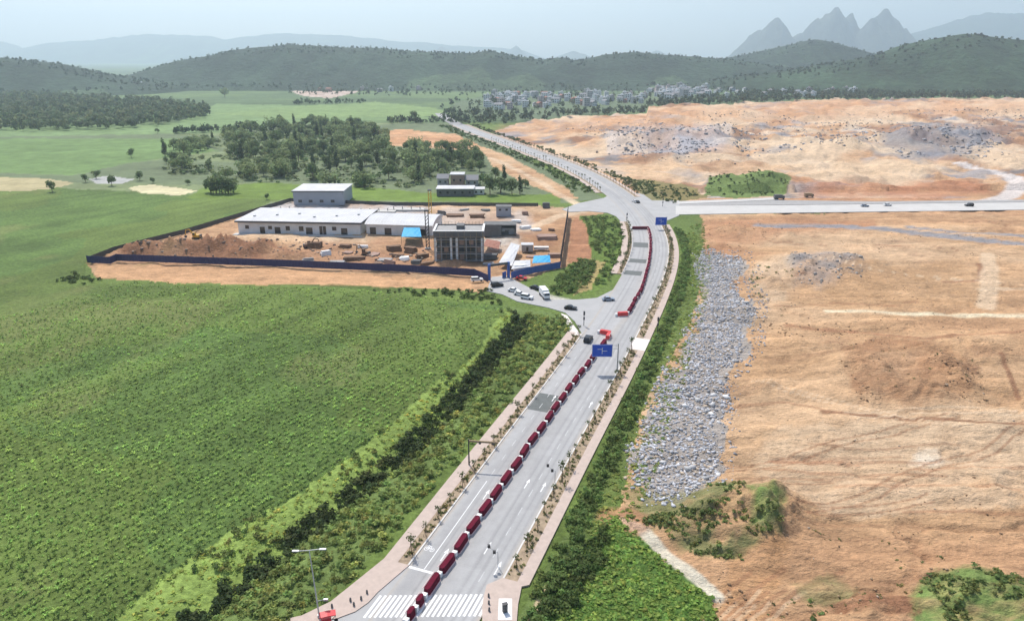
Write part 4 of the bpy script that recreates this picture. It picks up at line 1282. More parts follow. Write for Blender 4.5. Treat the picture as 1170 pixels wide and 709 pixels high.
# ------------------------------------------------------------------ roadside saplings: trunk, stakes, sparse crown
def sapling_proto(v):
    h = [3.9, 3.3, 4.3][v]
    V, F, C = crown(64, [(0, 0, h * .88, .78, .7), (.4, .15, h * .74, .55, .5), (-.35, -.2, h * .8, .55, .55)], .16, .5, fill=.9)
    cr = bulk('crown', V, F, M['leaf'], C * np.array((.115, .145, .06)), link=False)
    mb = MB().tube((0, 0, -.1), (.05, .03, h * .55), .085, .06, 6).tube((.05, .03, h * .55), (0, .05, h * .92), .06, .03, 5)
    mb.tube((.05, .03, h * .5), (.42, .2, h * .78), .035, .02, 5).tube((.05, .03, h * .55), (-.38, -.1, h * .82), .035, .02, 5)
    tk = mb.mesh('trunk', [M['bark']])
    sts = [MB().tube((.65 * math.cos(a), .65 * math.sin(a), -.1), (.1 * math.cos(a), .1 * math.sin(a), h * .46), .05, .045, 5).mesh('stake', [M['stake']]) for a in (.5, 2.6, 4.7)]
    return cr, tk, sts


SAP = [sapling_proto(v) for v in range(3)]


def sapling(x, y, where, group):
    cr, tk, sts = SAP[random.randrange(3)]
    t = thing('sapling', where, 'sapling', (x, y, .1), random.uniform(0, 6.28), group)
    s = random.uniform(.6, 1.2)
    t.scale = (s, s, s * random.uniform(.85, 1.15))
    for nm, me in [('crown', cr), ('trunk', tk)] + [('stake', m) for m in sts]:
        o = bpy.data.objects.new(nm, me)
        COL.objects.link(o)
        o.parent = t


for y0, y1, o_, st, wh, gr in ((98, 202, -9.1, 5.15, 'from the zebra crossing in the left planting strip', 'saplings left of the near road'),
                               (101, 195, 9.3, 5.15, 'from the zebra crossing in the right planting strip', 'saplings right of the near road'),
                               (272, 364, -9.1, 5.3, 'from the side road in the left strip of the upper road', 'saplings left of the upper road'),
                               (208, 358, 9.3, 5.3, 'past the side road in the right strip of the curve', 'saplings right of the upper road'),
                               (456, 760, -9.2, 7.5, 'past the upper junction on the left of the far road', 'saplings left of the far road'),
                               (440, 760, 9.4, 7.5, 'past the upper junction on the right of the far road', 'saplings right of the far road')):
    for k_, Y in enumerate(np.arange(y0, y1, st)):
        p = road_pt(Y + random.uniform(-.4, .4), o_ + random.uniform(-.25, .25))
        sapling(p[0], p[1], f'{ORD[k_]} thin staked sapling {wh}', gr)

# ------------------------------------------------------------------ hoarding down the middle of the road
def barrier_meshes(L, H, mat, W=.62):
    def block(x0, x1, w0, w1, z0, z1, cut):
        pl = lambda x, w: [(x0 - x, -w * .45), (x0 + cut, -w), (x1 - cut, -w), (x1 + x, -w * .45), (x1 + x, w * .45), (x1 - cut, w), (x0 + cut, w), (x0 - x, w * .45)]
        V = [(a, b, z0) for a, b in pl(0, w0)] + [(a, b, z1) for a, b in pl(-.12, w1)]
        return MB().add(V, [tuple(range(7, -1, -1)), tuple(range(8, 16))] + [(k, (k + 1) % 8, 8 + (k + 1) % 8, 8 + k) for k in range(8)])
    b = block(-L / 2, L / 2, W, W * .78, .22, H, .42)
    body = b.mesh('body', [mat])
    plinth = block(-L / 2 - .05, L / 2 + .05, W * 1.18, W * 1.12, 0, .21, .45).mesh('plinth', [M['pink_white']])
    conn = MB().box((-L / 2 - .45, 0, H * .36), (.7, .85, H * .66)).mesh('connector', [M['white']])
    rail = MB().box((0, W * .98, H + .02), (L * .96, .09, .12)).mesh('edge_strip', [M['pink_white']])
    return [('body', body), ('plinth', plinth), ('connector', conn), ('edge_strip', rail)]


BAR = {'near': barrier_meshes(4.5, 1.4, M['maroon']), 'half': barrier_meshes(2.0, 1.6, M['maroon'], .5), 'red': barrier_meshes(3.7, 1.4, M['red'])}


def barrier(kind, x, y, a, label, group):
    t = thing('barrier', label, 'barrier', (x + random.uniform(-.16, .16), y + random.uniform(-.16, .16), .004), a + random.uniform(-.05, .05), group)
    for nm, me in BAR[kind]:
        o = bpy.data.objects.new(nm, me)
        COL.objects.link(o)
        o.parent = t


BO = np.array([(70, -2.1), (90, -2.0), (120, -1.6), (160, -1.2), (190, -.4), (205, .8), (220, 2.0), (250, 2.2), (280, .9), (310, .2), (345, .6)])
boff = lambda Y: np.interp(Y, BO[:, 0], BO[:, 1])
Y = 84.5
i = 0
while Y < 198:
    step = 5.55 * math.sin(road_ang(Y)) if i > 1 else 2.75 * math.sin(road_ang(Y))
    p = road_pt(Y, boff(Y))
    p2 = road_pt(Y + step, boff(Y + step))
    c_ = (p + p2) / 2
    barrier('near' if i > 1 else 'half', c_[0], c_[1], math.atan2(p2[1] - p[1], p2[0] - p[0]),
            f'{ORD[i - 2]} long maroon barrier up from the zebra crossing' if i > 1 else f'short maroon barrier on the zebra crossing, {ORD[i]} from the bottom edge', 'maroon barriers down the near road' if i > 1 else 'short barriers on the zebra crossing')
    Y += step
    i += 1
Y = 224.0
i = 0
while Y < 344:
    step = 5.55 * math.sin(road_ang(Y))
    p, p2 = road_pt(Y, boff(Y)), road_pt(Y + step, boff(Y + step))
    c_ = (p + p2) / 2
    barrier('near', c_[0], c_[1], math.atan2(p2[1] - p[1], p2[0] - p[0]), f'{ORD[i]} maroon barrier from the side road in the curved row', 'maroon barriers along the upper road')
    Y += step
    i += 1
for (a, b, lab, gr) in (((686, 381), (697, 383), 'red barrier from the left at the lane end beside the overhead blue sign', 'red barriers beside the blue sign'),
                        ((704, 361), (718, 360.5), 'red barrier from the left at the side road end of the curved row', 'red barriers at the side road junction'),
                        ((723, 262), (741, 262), 'maroon barrier from the left across the top of the upper carriageway', 'barriers closing the top of the upper carriageway')):
    g0, g1 = G2(*a), G2(*b)
    kn = max(1, round(np.linalg.norm(g1 - g0) / 3.9))
    for j in range(kn):
        c_ = g0 + (g1 - g0) * (j + .5) / kn
        barrier('red' if 'red' in gr else 'near', c_[0], c_[1], math.atan2(*(g1 - g0)[::-1]), f'{ORD[j]} {lab}', gr)
g0, g1 = G2(697, 383), road_pt(200, boff(200))[:2]
barrier('red', *((g0 + g1) / 2), math.atan2(*(g1 - g0)[::-1]) if np.linalg.norm(g1 - g0) > .5 else .4, 'red barrier turning the corner behind the overhead blue sign', 'corner red barrier')


# ------------------------------------------------------------------ poles, signs, bollards
def face_local(x, y, z, w):
    return (x, y, z, w)


base = ground_at(365, 705)
lt = thing('street_lamp', 'tall pale street lamp with a double arm at the bottom left corner', 'street lamp', (base[0], base[1], .1), 0)
MB().tube((0, 0, 0), (-.35, 0, 12.6), .12, .07, 10).build('pole', M['steel'], lt)
MB().tube((-2.4, 0, 12.45), (-.35, 0, 12.6), .06, .07, 6).tube((-.35, 0, 12.6), (1.7, .1, 12.8), .07, .06, 6).build('arm', M['steel'], lt)
for x in (-2.4, 1.7):
    MB().box((x, 0, 12.5 + (x > 0) * .33), (1.0, .34, .14)).build('lamp_head', M['steel'], lt)
MB().tube((0, 0, 3.1), (1.2, 0, 3.5), .05, .04, 6).box((1.3, 0, 3.4), (.7, .3, .3)).build('camera_bracket', M['steel'], lt)
MB().tube((0, 0, 0), (0, 0, .5), .3, .26, 10).build('foot', M['steel'], lt)

for k_, (px, py) in enumerate(((379.5, 694), (400.6, 687), (404.5, 692), (412.8, 685), (419.5, 678))):
    x, y = G2(px, py)
    t = tag(MB().tube((0, 0, 0), (0, 0, .55), .18, .16, 10).tube((0, 0, .55), (0, 0, .75), .16, .05, 10).build('bollard', M['dark_grey']), 'short dark bollard on the left corner pavement', 'bollard', 'bollards on the left corner')
    t.location = (x, y, .13)
for px, py in ((558.4, 682), (558.6, 690), (559, 698)):
    x, y = G2(px, py)
    t = tag(MB().tube((0, 0, 0), (0, 0, .55), .18, .16, 10).tube((0, 0, .55), (0, 0, .75), .16, .05, 10).build('bollard', M['dark_grey']), 'short dark bollard in the row on the right corner pavement', 'bollard', 'bollards on the right corner')
    t.location = (x, y, .13)

x, y = G2(577, 699)
t = thing('utility_cabinet', 'dark utility cabinet on a white concrete pad at the right corner', 'cabinet', (x, y, .15), .35)
MB().box((0, 0, .75), (.75, .5, 1.5)).build('body', M['dark_steel'], t)
MB().box((0, 0, 1.54), (.86, .6, .08)).build('cap', M['dark_steel'], t)
MB().box((-.185, -.262, .75), (.34, .02, 1.3)).build('door', M['dark_grey'], t)
MB().box((.185, -.262, .75), (.34, .02, 1.3)).build('door', M['dark_grey'], t)


def signal(px, py, hpx, lab):
    x, y = G2(px, py)
    t = thing('traffic_signal', lab, 'traffic signal', (x, y, .1), 0)
    MB().tube((0, 0, 0), (0, 0, 3.0), .07, .05, 8).build('pole', M['steel'], t)
    MB().tube((0, 0, 2.9), (-.6, 0, 3.1), .04, .035, 6).tube((-.6, 0, 3.1), (-1.5, .1, 4.0), .035, .03, 6).build('arm', M['steel'], t)
    MB().box((-.6, 0, 3.0), (.5, .35, .6)).build('signal_head', M['dark_steel'], t)
    MB().box((-1.5, .1, 4.1), (.5, .35, .6)).build('signal_head', M['dark_steel'], t)


signal(569, 647, 0, 'small pole with two dark heads on the right kerb near the crossing')
signal(634, 552, 0, 'small pole with two dark heads on the right kerb halfway up the near road')


def gantry(px_pole, py_pole, pxs0, pxs1, pys0, pys1, label, armz=None, name='road_sign'):
    x, y, _ = ground_at(px_pole, py_pole)
    a0, a1 = at_distance(pxs0, pys1, y), at_distance(pxs1, pys0, y)
    t = thing(name, label, 'road sign', (x, y, .1), 0)
    zt = a1[2] - .2
    MB().tube((0, 0, 0), (0, 0, zt + .3), .20, .14, 10).build('pole', M['steel'], t)
    far = a0[0] - x
    am = MB()
    for dz in (-.25, -1.2):
        am.tube((0, 0, zt + dz), (far + .3, 0, zt + dz), .09, .07, 8)
    am.build('arm', M['steel'], t)
    w, h = a1[0] - a0[0], a1[2] - a0[2]
    cx, cz = (a0[0] + a1[0]) / 2 - x, (a0[2] + a1[2]) / 2 - .1
    pn = MB().box((cx, -.2, cz), (w, .12, h)).build('panel', M['blue_sign'], t)
    bd = MB()
    for dx, dz, sx_, sz_ in ((0, h / 2 - .08, w - .1, .07), (0, -h / 2 + .08, w - .1, .07), (-w / 2 + .08, 0, .07, h - .1), (w / 2 - .08, 0, .07, h - .1)):
        bd.box((cx + dx, -.27, cz + dz), (sx_, .02, sz_))
    bd.build('border', M['line_white'], pn)
    tx = MB()
    for dx, dz, sx_, sz_ in ((0, -.05, .14, h * .5), (-w * .12, h * .12, w * .22, .13), (w * .13, -h * .02, w * .24, .13)):
        tx.box((cx + dx, -.272, cz + dz), (sx_, .02, sz_))
    tx.build('route_diagram', M['line_white'], pn)
    return t


gantry(705, 424, 676, 700, 393, 407, 'large blue overhead direction sign above the maroon barriers')
gantry(761, 262, 748.5, 762, 248, 257, 'blue direction sign on the right kerb at the upper junction')
# camera gantry on the left pavement, seen from its back
x, y, _ = ground_at(536, 531)
t = thing('camera_gantry', 'grey cantilever mast with a long arm reaching over the left cycle lane', 'mast', (x, y, .1), 0)
MB().tube((0, 0, 0), (0, 0, 6.2), .17, .12, 10).build('pole', M['dark_steel'], t)
MB().box((3.1, -.3, 5.75), (6.3, .22, .42), rz=-.12).build('arm', M['stake'], t)
MB().box((5.2, -.6, 5.45), (.7, .3, .3)).build('camera', M['dark_steel'], t)
MB().box((2.4, -.35, 5.45), (.5, .3, .3)).build('camera', M['dark_steel'], t)
# warning lamp posts at the side road corner
for px, py, lab in ((667, 372, 'dark signal post with two heads on the left corner of the side road'), (751, 379, 'slim signal post on the right side opposite the side road'), (716, 254, 'slim signal post at the left corner of the upper junction'), (757, 236, 'signal post at the right corner of the upper junction')):
    x, y = G2(px, py)
    t = thing('traffic_signal', lab, 'traffic signal', (x, y, .1), 0)
    MB().tube((0, 0, 0), (0, 0, 4.6), .11, .09, 8).build('pole', M['dark_steel'], t)
    MB().box((0, -.12, 4.3), (.55, .4, 1.3)).build('signal_head', M['dark_steel'], t)
    MB().box((0, -.12, 2.5), (.5, .4, .9)).build('signal_head', M['dark_steel'], t)


# ------------------------------------------------------------------ vehicles
def car_meshes(paint, kind='car'):
    L, W, H = (4.5, .90, 1.45) if kind == 'car' else (4.9, .98, 1.85)
    s = L / 4.5
    if kind == 'car':
        body = [(-2.2, .25), (2.15, .25), (2.25, .55), (2.15, .78), (1.2, .92), (-1.75, .95), (-2.2, .85), (-2.28, .5)]
        cab = [(.95, .90), (.30, 1.36), (-.9, 1.42), (-1.75, .93)]
        roof = [(.34, 1.37), (.25, 1.43), (-.88, 1.46), (-1.0, 1.41)]
    else:
        body = [(-2.3, .3), (2.3, .3), (2.42, .65), (2.3, 1.0), (1.35, 1.12), (-2.35, 1.15), (-2.45, .6)]
        cab = [(1.1, 1.1), (.45, 1.72), (-2.05, 1.76), (-2.3, 1.12)]
        roof = [(.5, 1.72), (.4, 1.80), (-2.0, 1.83), (-2.15, 1.74)]
    b = bmesh.new()
    mbody = MB().extrude_profile(body, W).mesh('body', [paint])
    b.from_mesh(mbody)
    bmesh.ops.bevel(b, geom=[e for e in b.edges], offset=.07, segments=2, affect='EDGES')
    b.to_mesh(mbody)
    b.free()
    mcab = MB().extrude_profile(cab, W * .86).mesh('windows', [M['glass']])
    mroof = MB().extrude_profile(roof, W * .80).mesh('roof', [paint])
    wh = MB().tube((0, -.11, 0), (0, .11, 0), .33, .33, 12).mesh('wheel', [M['rubber']])
    lamp = MB().box((0, 0, 0), (.06, .34, .14)).mesh('headlight', [M['white']])
    return [('body', mbody, (0, 0, 0)), ('windows', mcab, (0, 0, 0)), ('roof', mroof, (0, 0, 0))] + [('wheel', wh, (x, y, .33)) for x in (-1.4 * s, 1.38 * s) for y in (-W + .04, W - .04)] \
        + [('headlight', lamp, (2.22 * s, y, .68)) for y in (-.6, .6)]


CARS = {}
for nm, k_ in (('white', 'car_white'), ('black', 'car_black'), ('silver', 'car_silver'), ('red', 'car_red')):
    CARS[nm] = car_meshes(M[k_])
    CARS[nm + '_suv'] = car_meshes(M[k_], 'suv')


def put_car(kind, px, py, ang, label, z=.0, group=None, cat='car'):
    x, y = G2(px, py)
    t = thing('car', label, cat, (x, y, z), ang, group)
    for nm, me, loc in CARS[kind]:
        o = bpy.data.objects.new(nm, me)
        COL.objects.link(o)
        o.parent = t
        o.location = loc


put_car('black_suv', 672, 389, road_ang(202), 'black car driving in the left lane beside the overhead blue sign')
put_car('silver', 695, 343, .12, 'silver blue car turning across the side road junction')
put_car('black', 652, 353, -.30, 'black car on the side road near the junction')
put_car('white', 587, 333, -.42, 'white car parked nearest the site gate on the side road')
put_car('white', 594, 337, -.42, 'white car parked second from the gate on the side road')
put_car('white_suv', 602, 341, -.42, 'white car parked farthest from the gate on the side road')
put_car('black_suv', 568, 327, .35, 'black car parked at the foot of the blue gate')
put_car('white_suv', 545, 321, .2, 'white van parked outside the navy fence left of the gate', cat='van')
put_car('black', 612, 330, -.5, 'dark car parked on the verge behind the white truck')
put_car('red', 596, 319, -.3, 'dark red car parked just inside the bend by the gate')
put_car('black_suv', 1107, 235.5, 3.1, 'dark car on the pale east road far to the right', .03)
put_car('silver', 988, 236, 0, 'grey car on the pale east road in the middle', .03)
put_car('white', 1014, 235, 0, 'white car on the pale east road in the middle', .03)
put_car('white', 725, 231, 1.9, 'small white car crossing the upper junction')
put_car('black', 728, 231.5, 1.9, 'small dark car crossing the upper junction')


def put_truck(px, py, ang, label, cabm, boxm, s=1.0):
    x, y = G2(px, py)
    t = thing('truck', label, 'truck', (x, y, 0), ang)
    t.scale = (s, s, s)
    cab = MB().extrude_profile([(1.9, .6), (3.5, .6), (3.55, 1.5), (3.2, 2.5), (1.95, 2.6)], 1.1).build('cab', cabm, t)
    MB().box((3.42, 0, 1.95), (.14, 1.9, .75), tilt=-.28).build('windscreen', M['glass'], cab)
    for sd in (-1, 1):
        MB().box((2.7, sd * 1.105, 1.9), (.9, .03, .6)).build('side_window', M['glass'], cab)
    MB().box((-.9, 0, 2.0), (5.4, 2.3, 2.3)).build('cargo_box', boxm, t)
    MB().box((0, 0, .72), (6.6, .9, .22)).build('chassis', M['dark_steel'], t)
    for xx in (-2.6, -1.4, 2.7):
        for sd in (-1, 1):
            MB().tube((xx, sd * 1.08 - .14, .5), (xx, sd * 1.08 + .14, .5), .5, .5, 12).build('wheel', M['rubber'], t)


put_truck(622, 339, -1.35, 'white box truck standing on the verge of the side road', M['white'], M['white'], 1.0)
put_truck(596, 310, .25, 'blue and white truck parked inside the site gate', M['blue_gate'], M['white'], .95)
put_truck(890, 227.5, .05, 'dark truck at the end of the service road beside the east road', M['dark_grey'], M['dark_grey'], .9)
put_truck(924, 225, 0.05, 'brown loaded truck on the bare earth north of the east road', M['stake'], M['stake'], .8)
# red three-wheeler at the bottom edge
x, y = G2(376, 712)
t = thing('tricycle', 'red covered three-wheeler at the bottom left corner', 'tricycle', (x, y, 0.13), .3)
MB().box((-.4, 0, .75), (1.6, 1.1, .55)).build('body', M['car_red'], t)
MB().extrude_profile([(-1.3, 1.75), (1.1, 1.7), (1.15, 1.8), (-.1, 1.92), (-1.3, 1.86)], .62).build('canopy', M['car_red'], t)
for xx, yy in ((-1.1, -.5), (-1.1, .5), (.4, -.5), (.4, .5)):
    MB().tube((xx, yy, .8), (xx, yy, 1.8), .03, .03, 6).build('canopy_post', M['steel'], t)
MB().tube((.4, 0, .5), (1.1, 0, 1.15), .05, .05, 6).box((1.05, 0, 1.15), (.06, .8, .05)).build('handlebar', M['dark_steel'], t)
for xx, yy in ((1.1, 0), (-.9, -.55), (-.9, .55)):
    MB().tube((xx, yy - .07, .3), (xx, yy + .07, .3), .3, .3, 12).build('wheel', M['rubber'], t)

# ------------------------------------------------------------------ building site
# hoarding fence: panels in runs
def fence(name, pts, H, seg, mat, label, postmat):
    g = [G2(*p) for p in pts]
    t = thing(name, label, 'fence', (g[0][0], g[0][1], -.2), 0)
    o0 = g[0]
    posts = MB()
    for a, b in zip(g[:-1], g[1:]):
        L = np.linalg.norm(b - a)
        k = max(1, round(L / seg))
        an = math.atan2(*(b - a)[::-1])
        for j in range(k):
            c_ = a + (b - a) * (j + .5) / k - o0
            p_ = a + (b - a) * j / k - o0
            mb = MB()
            nr_ = 8
            for r_ in range(nr_):
                q = c_ + (b - a) / L * ((r_ + .5) / nr_ - .5) * (L / k - .12)
                mb.box((q[0], q[1], H / 2 + .1 + random.uniform(-.03, .03)), ((L / k - .12) / nr_ * .97, .05 + .05 * (r_ % 2), H), an)
            mb.build('fence_panel', mat, t)
            posts.box((p_[0], p_[1], H / 2 + .15), (.12, .2, H + .25), an)
    posts.build('posts', postmat, t)
    return t


fence('site_fence', [(100, 299.5), (126, 301), (134, 297.5), (330, 304.5), (470, 310.5), (542, 315), (558, 322)], 3.0, 5.5, M['navy'], 'long navy blue sheet fence along the front of the building site', M['navy'])
fence('site_fence', [(100, 299.5), (130, 287.5), (170, 277), (212, 266.5), (268, 249.5), (333, 230)], 2.3, 7, M['fence_dark'], 'dark fence along the left edge of the building site', M['fence_dark'])
fence('site_fence', [(333, 230), (450, 234.5), (615, 235.5)], 2.0, 8, M['fence_dark'], 'low dark fence along the back of the building site', M['fence_dark'])
fence('site_fence', [(649, 247), (640, 306)], 6.0, 6, M['fascia'], 'tall dark fence running away along the right edge of the site', M['fence_dark'])
fence('site_fence', [(640, 306), (612, 311), (584, 318)], 2.8, 5, M['blue_gate'], 'blue fence between the gate and the dark right-hand fence', M['blue_gate'])
# gate
ga, gb = G2(559, 320), G2(581, 317)
t = thing('site_gate', 'blue portal gate at the entrance of the building site', 'gate', (ga[0], ga[1], -.1), math.atan2(*(gb - ga)[::-1]))
gl = float(np.linalg.norm(gb - ga))
for xx in (0, gl):
    MB().box((xx, 0, 3.3), (.9, .9, 6.6)).build('gate_post', M['blue_gate'], t)
MB().box((gl / 2, 0, 6.1), (gl - .95, .7, .9)).build('lintel', M['fascia'], t)
MB().box((gl * .82, .8, 1.3), (gl * .3, .08, 2.4), rz=.5).build('gate_leaf', M['blue_gate'], t)


def frame_from(p0, p1):
    a, b = G2(*p0), G2(*p1)
    return a, math.atan2(*(b - a)[::-1]), float(np.linalg.norm(b - a))


# long white building
a, an, L = frame_from((273, 266), (412, 268.5))
t = thing('white_building', 'long low white building with a white flat roof and dark openings', 'building', (a[0], a[1], -.2), an)
D, H = 30, 6.0
MB().box((L / 2, D / 2, H / 2), (L, D, H)).build('wall', M['white_wall'], t)
MB().box((L / 2, D / 2 - .3, H + .55), (L + 2, D + 2, .3)).build('roof', M['white_roof'], t)
rb = MB()
for k_ in range(int(L / 1.6)):
    rb.box((.6 + k_ * 1.6, D / 2 - .3, H + .73), (.14, D + 1.9, .07))
tag(rb.build('roof_seams', M['white_wall'], t), kind='stuff')
for k_ in range(6):
    MB().box((5 + k_ * (L - 10) / 5, D * (.3 + .12 * (k_ % 3)), H + 1.0), (1.1, 1.1, .6)).build('roof_vent', M['steel'], t)
MB().box((L / 2, -1.18, H + .12), (L + 2, .25, .75)).box((L + .95, D / 2, H + .12), (.2, D + 1.4, .75)).build('fascia', M['fascia'], t)
MB().box((L / 2, -2.2, .12), (L + 3, 4.0, .25)).build('plinth', M['new_concrete'], t)
for fx, w, h, z in ((.075, 2.0, 1.8, 3.3), (.20, 2.6, 3.3, 1.9), (.265, 2.0, 1.7, 3.2), (.325, 3.0, 3.3, 1.9), (.41, 2.2, 2.2, 3.0), (.52, 2.4, 2.4, 2.9), (.585, 3.4, 3.4, 1.9), (.79, 2.2, 1.9, 3.2), (.87, 3.2, 3.3, 1.9)):
    nm = 'doorway' if h > 3 else 'window'
    o = MB().box((fx * L, -.02, z), (w, .10, h)).build(nm, M['glass'], t)
    fr = MB()
    for dx, dz, sx_, sz_ in ((0, h / 2 + .1, w + .4, .2), (-w / 2 - .1, 0, .2, h), (w / 2 + .1, 0, .2, h)):
        fr.box((fx * L + dx, -.06, z + dz), (sx_, .18, sz_))
    fr.build('frame', M['white'], o)
for dx in (-.9, .9):
    MB().box((.695 * L + dx, -.02, 2.2), (1.5, .1, 4.2)).build('doorway', M['glass'], t)
# second white building
a, an, L = frame_from((419, 267.5), (494, 269.5))
t = thing('white_building', 'shorter white building with a curved white roof behind the blue tarp', 'building', (a[0], a[1], -.2), an)
D, H = 24, 5.4
MB().box((L / 2, D / 2, H / 2), (L, D, H)).build('wall', M['white_wall'], t)
prof = [(-.8, H), (D * .12, H + 1.2), (D * .3, H + 1.9), (D * .5, H + 2.1), (D * .75, H + 1.7), (D + .8, H + .3), (D + .8, H), (D, H - .2)]
rf = MB()
n = len(prof)
V = [(-.6, p[0], p[1]) for p in prof] + [(L + .6, p[0], p[1]) for p in prof]
rf.add(V, [(k, (k + 1) % n, n + (k + 1) % n, n + k) for k in range(n)] + [tuple(range(n)), tuple(range(2 * n - 1, n - 1, -1))])
rf.build('roof', M['white_roof'], t)
rb = MB()
for k_ in range(int(L / 1.6)):
    for (y0_, z0_), (y1_, z1_) in zip(prof[:5], prof[1:6]):
        rb.tube((.4 + k_ * 1.6, y0_, z0_ + .02), (.4 + k_ * 1.6, y1_, z1_ + .02), .07, .07, 4)
tag(rb.build('roof_seams', M['white_wall'], t), kind='stuff')
for fx, w, h, z in ((.10, 3.0, 3.6, 2.0), (.33, 3.4, 3.4, 1.9), (.60, 2.6, 2.4, 2.4), (.85, 3, 3.2, 1.8)):
    MB().box((fx * L, -.02, z), (w, .1, h)).build('doorway', M['glass'], t)
# grey tower block behind
a, an, L = frame_from((336, 234), (393, 234))
t = thing('grey_building', 'blue grey box-like building with a pale roof behind the white building', 'building', (a[0], a[1], -.2), an)
D, H = 24, 8.2
MB().box((L / 2, D / 2, H / 2), (L, D, H)).build('wall', M['grey_wall'], t)
MB().box((L / 2, D / 2, H + .2), (L + 1.2, D + 1.2, .4)).build('roof', M['white_roof'], t)
MB().box((L / 2, -.68, H + .02), (L + 1.2, .15, .6)).build('fascia', M['fascia'], t)
for fx in (.13, .34, .56, .78):
    MB().box((fx * L, -.02, 2.4), (2.2, .1, 1.6)).build('window', M['glass'], t)
# unfinished block
a, an, L = frame_from((497, 298), (552, 298))
t = thing('unfinished_building', 'unfinished dark grey concrete block with pale columns and a parapet roof', 'building', (a[0], a[1], -.2), an)
D, H = 14, 13.2
for lv in range(5):
    MB().box((L / 2, D / 2, .15 + lv * 3.1), (L, D, .3)).build('floor_slab', M['mid_grey'], t)
for fx in (.0, .13, .34, .46, .66, .87, 1.0):
    w = .95 if fx in (.0, .34, .46, 1.0) else .5
    MB().box((.35 + fx * (L - .7), .2, 5.2), (w, .6, 10.4)).build('column', M['white_wall'] if w > .6 else M['mid_grey'], t)
    MB().box((.35 + fx * (L - .7), D - .3, 5.2), (.5, .5, 10.4)).build('column', M['mid_grey'], t)
for lv in range(1, 4):
    for f0, f1 in ((.02, .32), (.48, .98)):
        MB().box(((f0 + f1) / 2 * L, .5, lv * 3.1 + .55), ((f1 - f0) * L, .2, .8)).build('spandrel', M['dark_grey'], t)
MB().box((L / 2, D / 2 + 1.5, 5.8), (L - 1.2, D - 4, 11)).build('core_wall', M['dark_grey'], t)
MB().box((L / 2, .15, 11.7), (L + .6, .5, 2.9)).box((.0, D / 2, 11.7), (.5, D - .5, 2.9)).box((L, D / 2, 11.7), (.5, D - .5, 2.9)).box((L / 2, D - .1, 11.7), (L + .6, .5, 2.9)).build('parapet', M['dark_grey'], t)
MB().box((L * .5, .3, 13.25), (L + 1.2, 1.0, .22)).box((-.1, D / 2 + .3, 13.25), (.9, D - .8, .22)).box((L + .1, D / 2 + .3, 13.25), (.9, D - .8, .22)).build('coping', M['white_wall'], t)
for k_ in range(9):
    MB().tube((k_ * L / 8, -1.3, 0), (k_ * L / 8, -1.3, 12.0 + (k_ % 3) * .8), .07, .07, 5).build('scaffold_pole', M['stake'], t)
for lv in range(1, 6):
    MB().box((L / 2, -1.3, lv * 2.2), (L + 1, .12, .12)).build('scaffold_rail', M['stake'], t)
for k_ in range(14):
    MB().box((.5 + k_ * (L - 1) / 13, D - .4, 13.6), (.09, .09, 1.6)).build('rebar', M['dark_steel'], t)
for fx, lv in ((.07, 1), (.24, 2), (.56, 1), (.76, 3), (.93, 2), (.56, 3)):
    MB().box((fx * L, .75, lv * 3.1 - 1.3), (L * .09, .2, 2.5)).build('infill_wall', M['brick'], t)
MB().box((L * .52, D * .6, 13.5), (L * .16, 5, 1.6)).build('stair_head', M['dark_grey'], t)
# other site blocks
a, an, L = frame_from((553, 270), (590, 270))
t = thing('concrete_shell', 'low dark concrete shell with a pale interior right of the unfinished block', 'building', (a[0], a[1], -.2), an)
MB().box((L * .25, 4, 3), (L * .5, 8, 6)).build('wall', M['dark_grey'], t)
MB().box((L * .52, 4, 3), (.6, 8.2, 6)).box((L * .98, 4, 3), (.6, 8.2, 6)).box((L * .75, 7.8, 3), (L * .44, .5, 6)).build('frame', M['dark_grey'], t)
MB().box((L * .75, 4, 5.7), (L * .44, 8, .5)).build('roof_slab', M['dark_grey'], t)
MB().box((L * .75, 6, 1.6), (L * .40, 1.5, 3.0)).build('inner_wall', M['white_wall'], t)
a, an, L = frame_from((567, 247), (584, 247))
t = thing('site_cabin', 'small grey two-storey cabin at the back of the site', 'cabin', (a[0], a[1], -.2), an)
MB().box((L / 2, 3, 2.6), (L, 6, 5.2)).build('wall', M['grey_wall'], t)
MB().box((L / 2, 3, 5.35), (L + .6, 6.6, .3)).build('roof', M['dark_grey'], t)
for fx in (.25, .7):
    MB().box((fx * L, -.02, 3.8), (1.3, .1, 1.1)).build('window', M['glass'], t)
a, an, L = frame_from((596, 287), (609, 287))
t = thing('site_cabin', 'small pale hut beside the white tarpaulin', 'cabin', (a[0], a[1], -.2), an)
MB().box((L / 2, 2, 1.5), (L, 4, 3)).build('wall', M['wall_grey'], t)
MB().box((L / 2, 2, 3.12), (L + .4, 4.4, .2)).build('roof', M['white_roof'], t)
MB().box((L * .5, -.02, 1.2), (1.0, .1, 2.0)).build('door', M['glass'], t)
a, an, L = frame_from((610, 285), (627, 285))
t = thing('concrete_beam', 'long white precast beam lying beside the pale hut', 'beam', (a[0], a[1], -.1), an)
MB().box((L / 2, .6, .6), (L, 1.4, 1.1)).build('web', M['white'], t)
MB().box((L / 2, .6, 1.22), (L, 2.0, .16)).build('flange', M['white'], t)


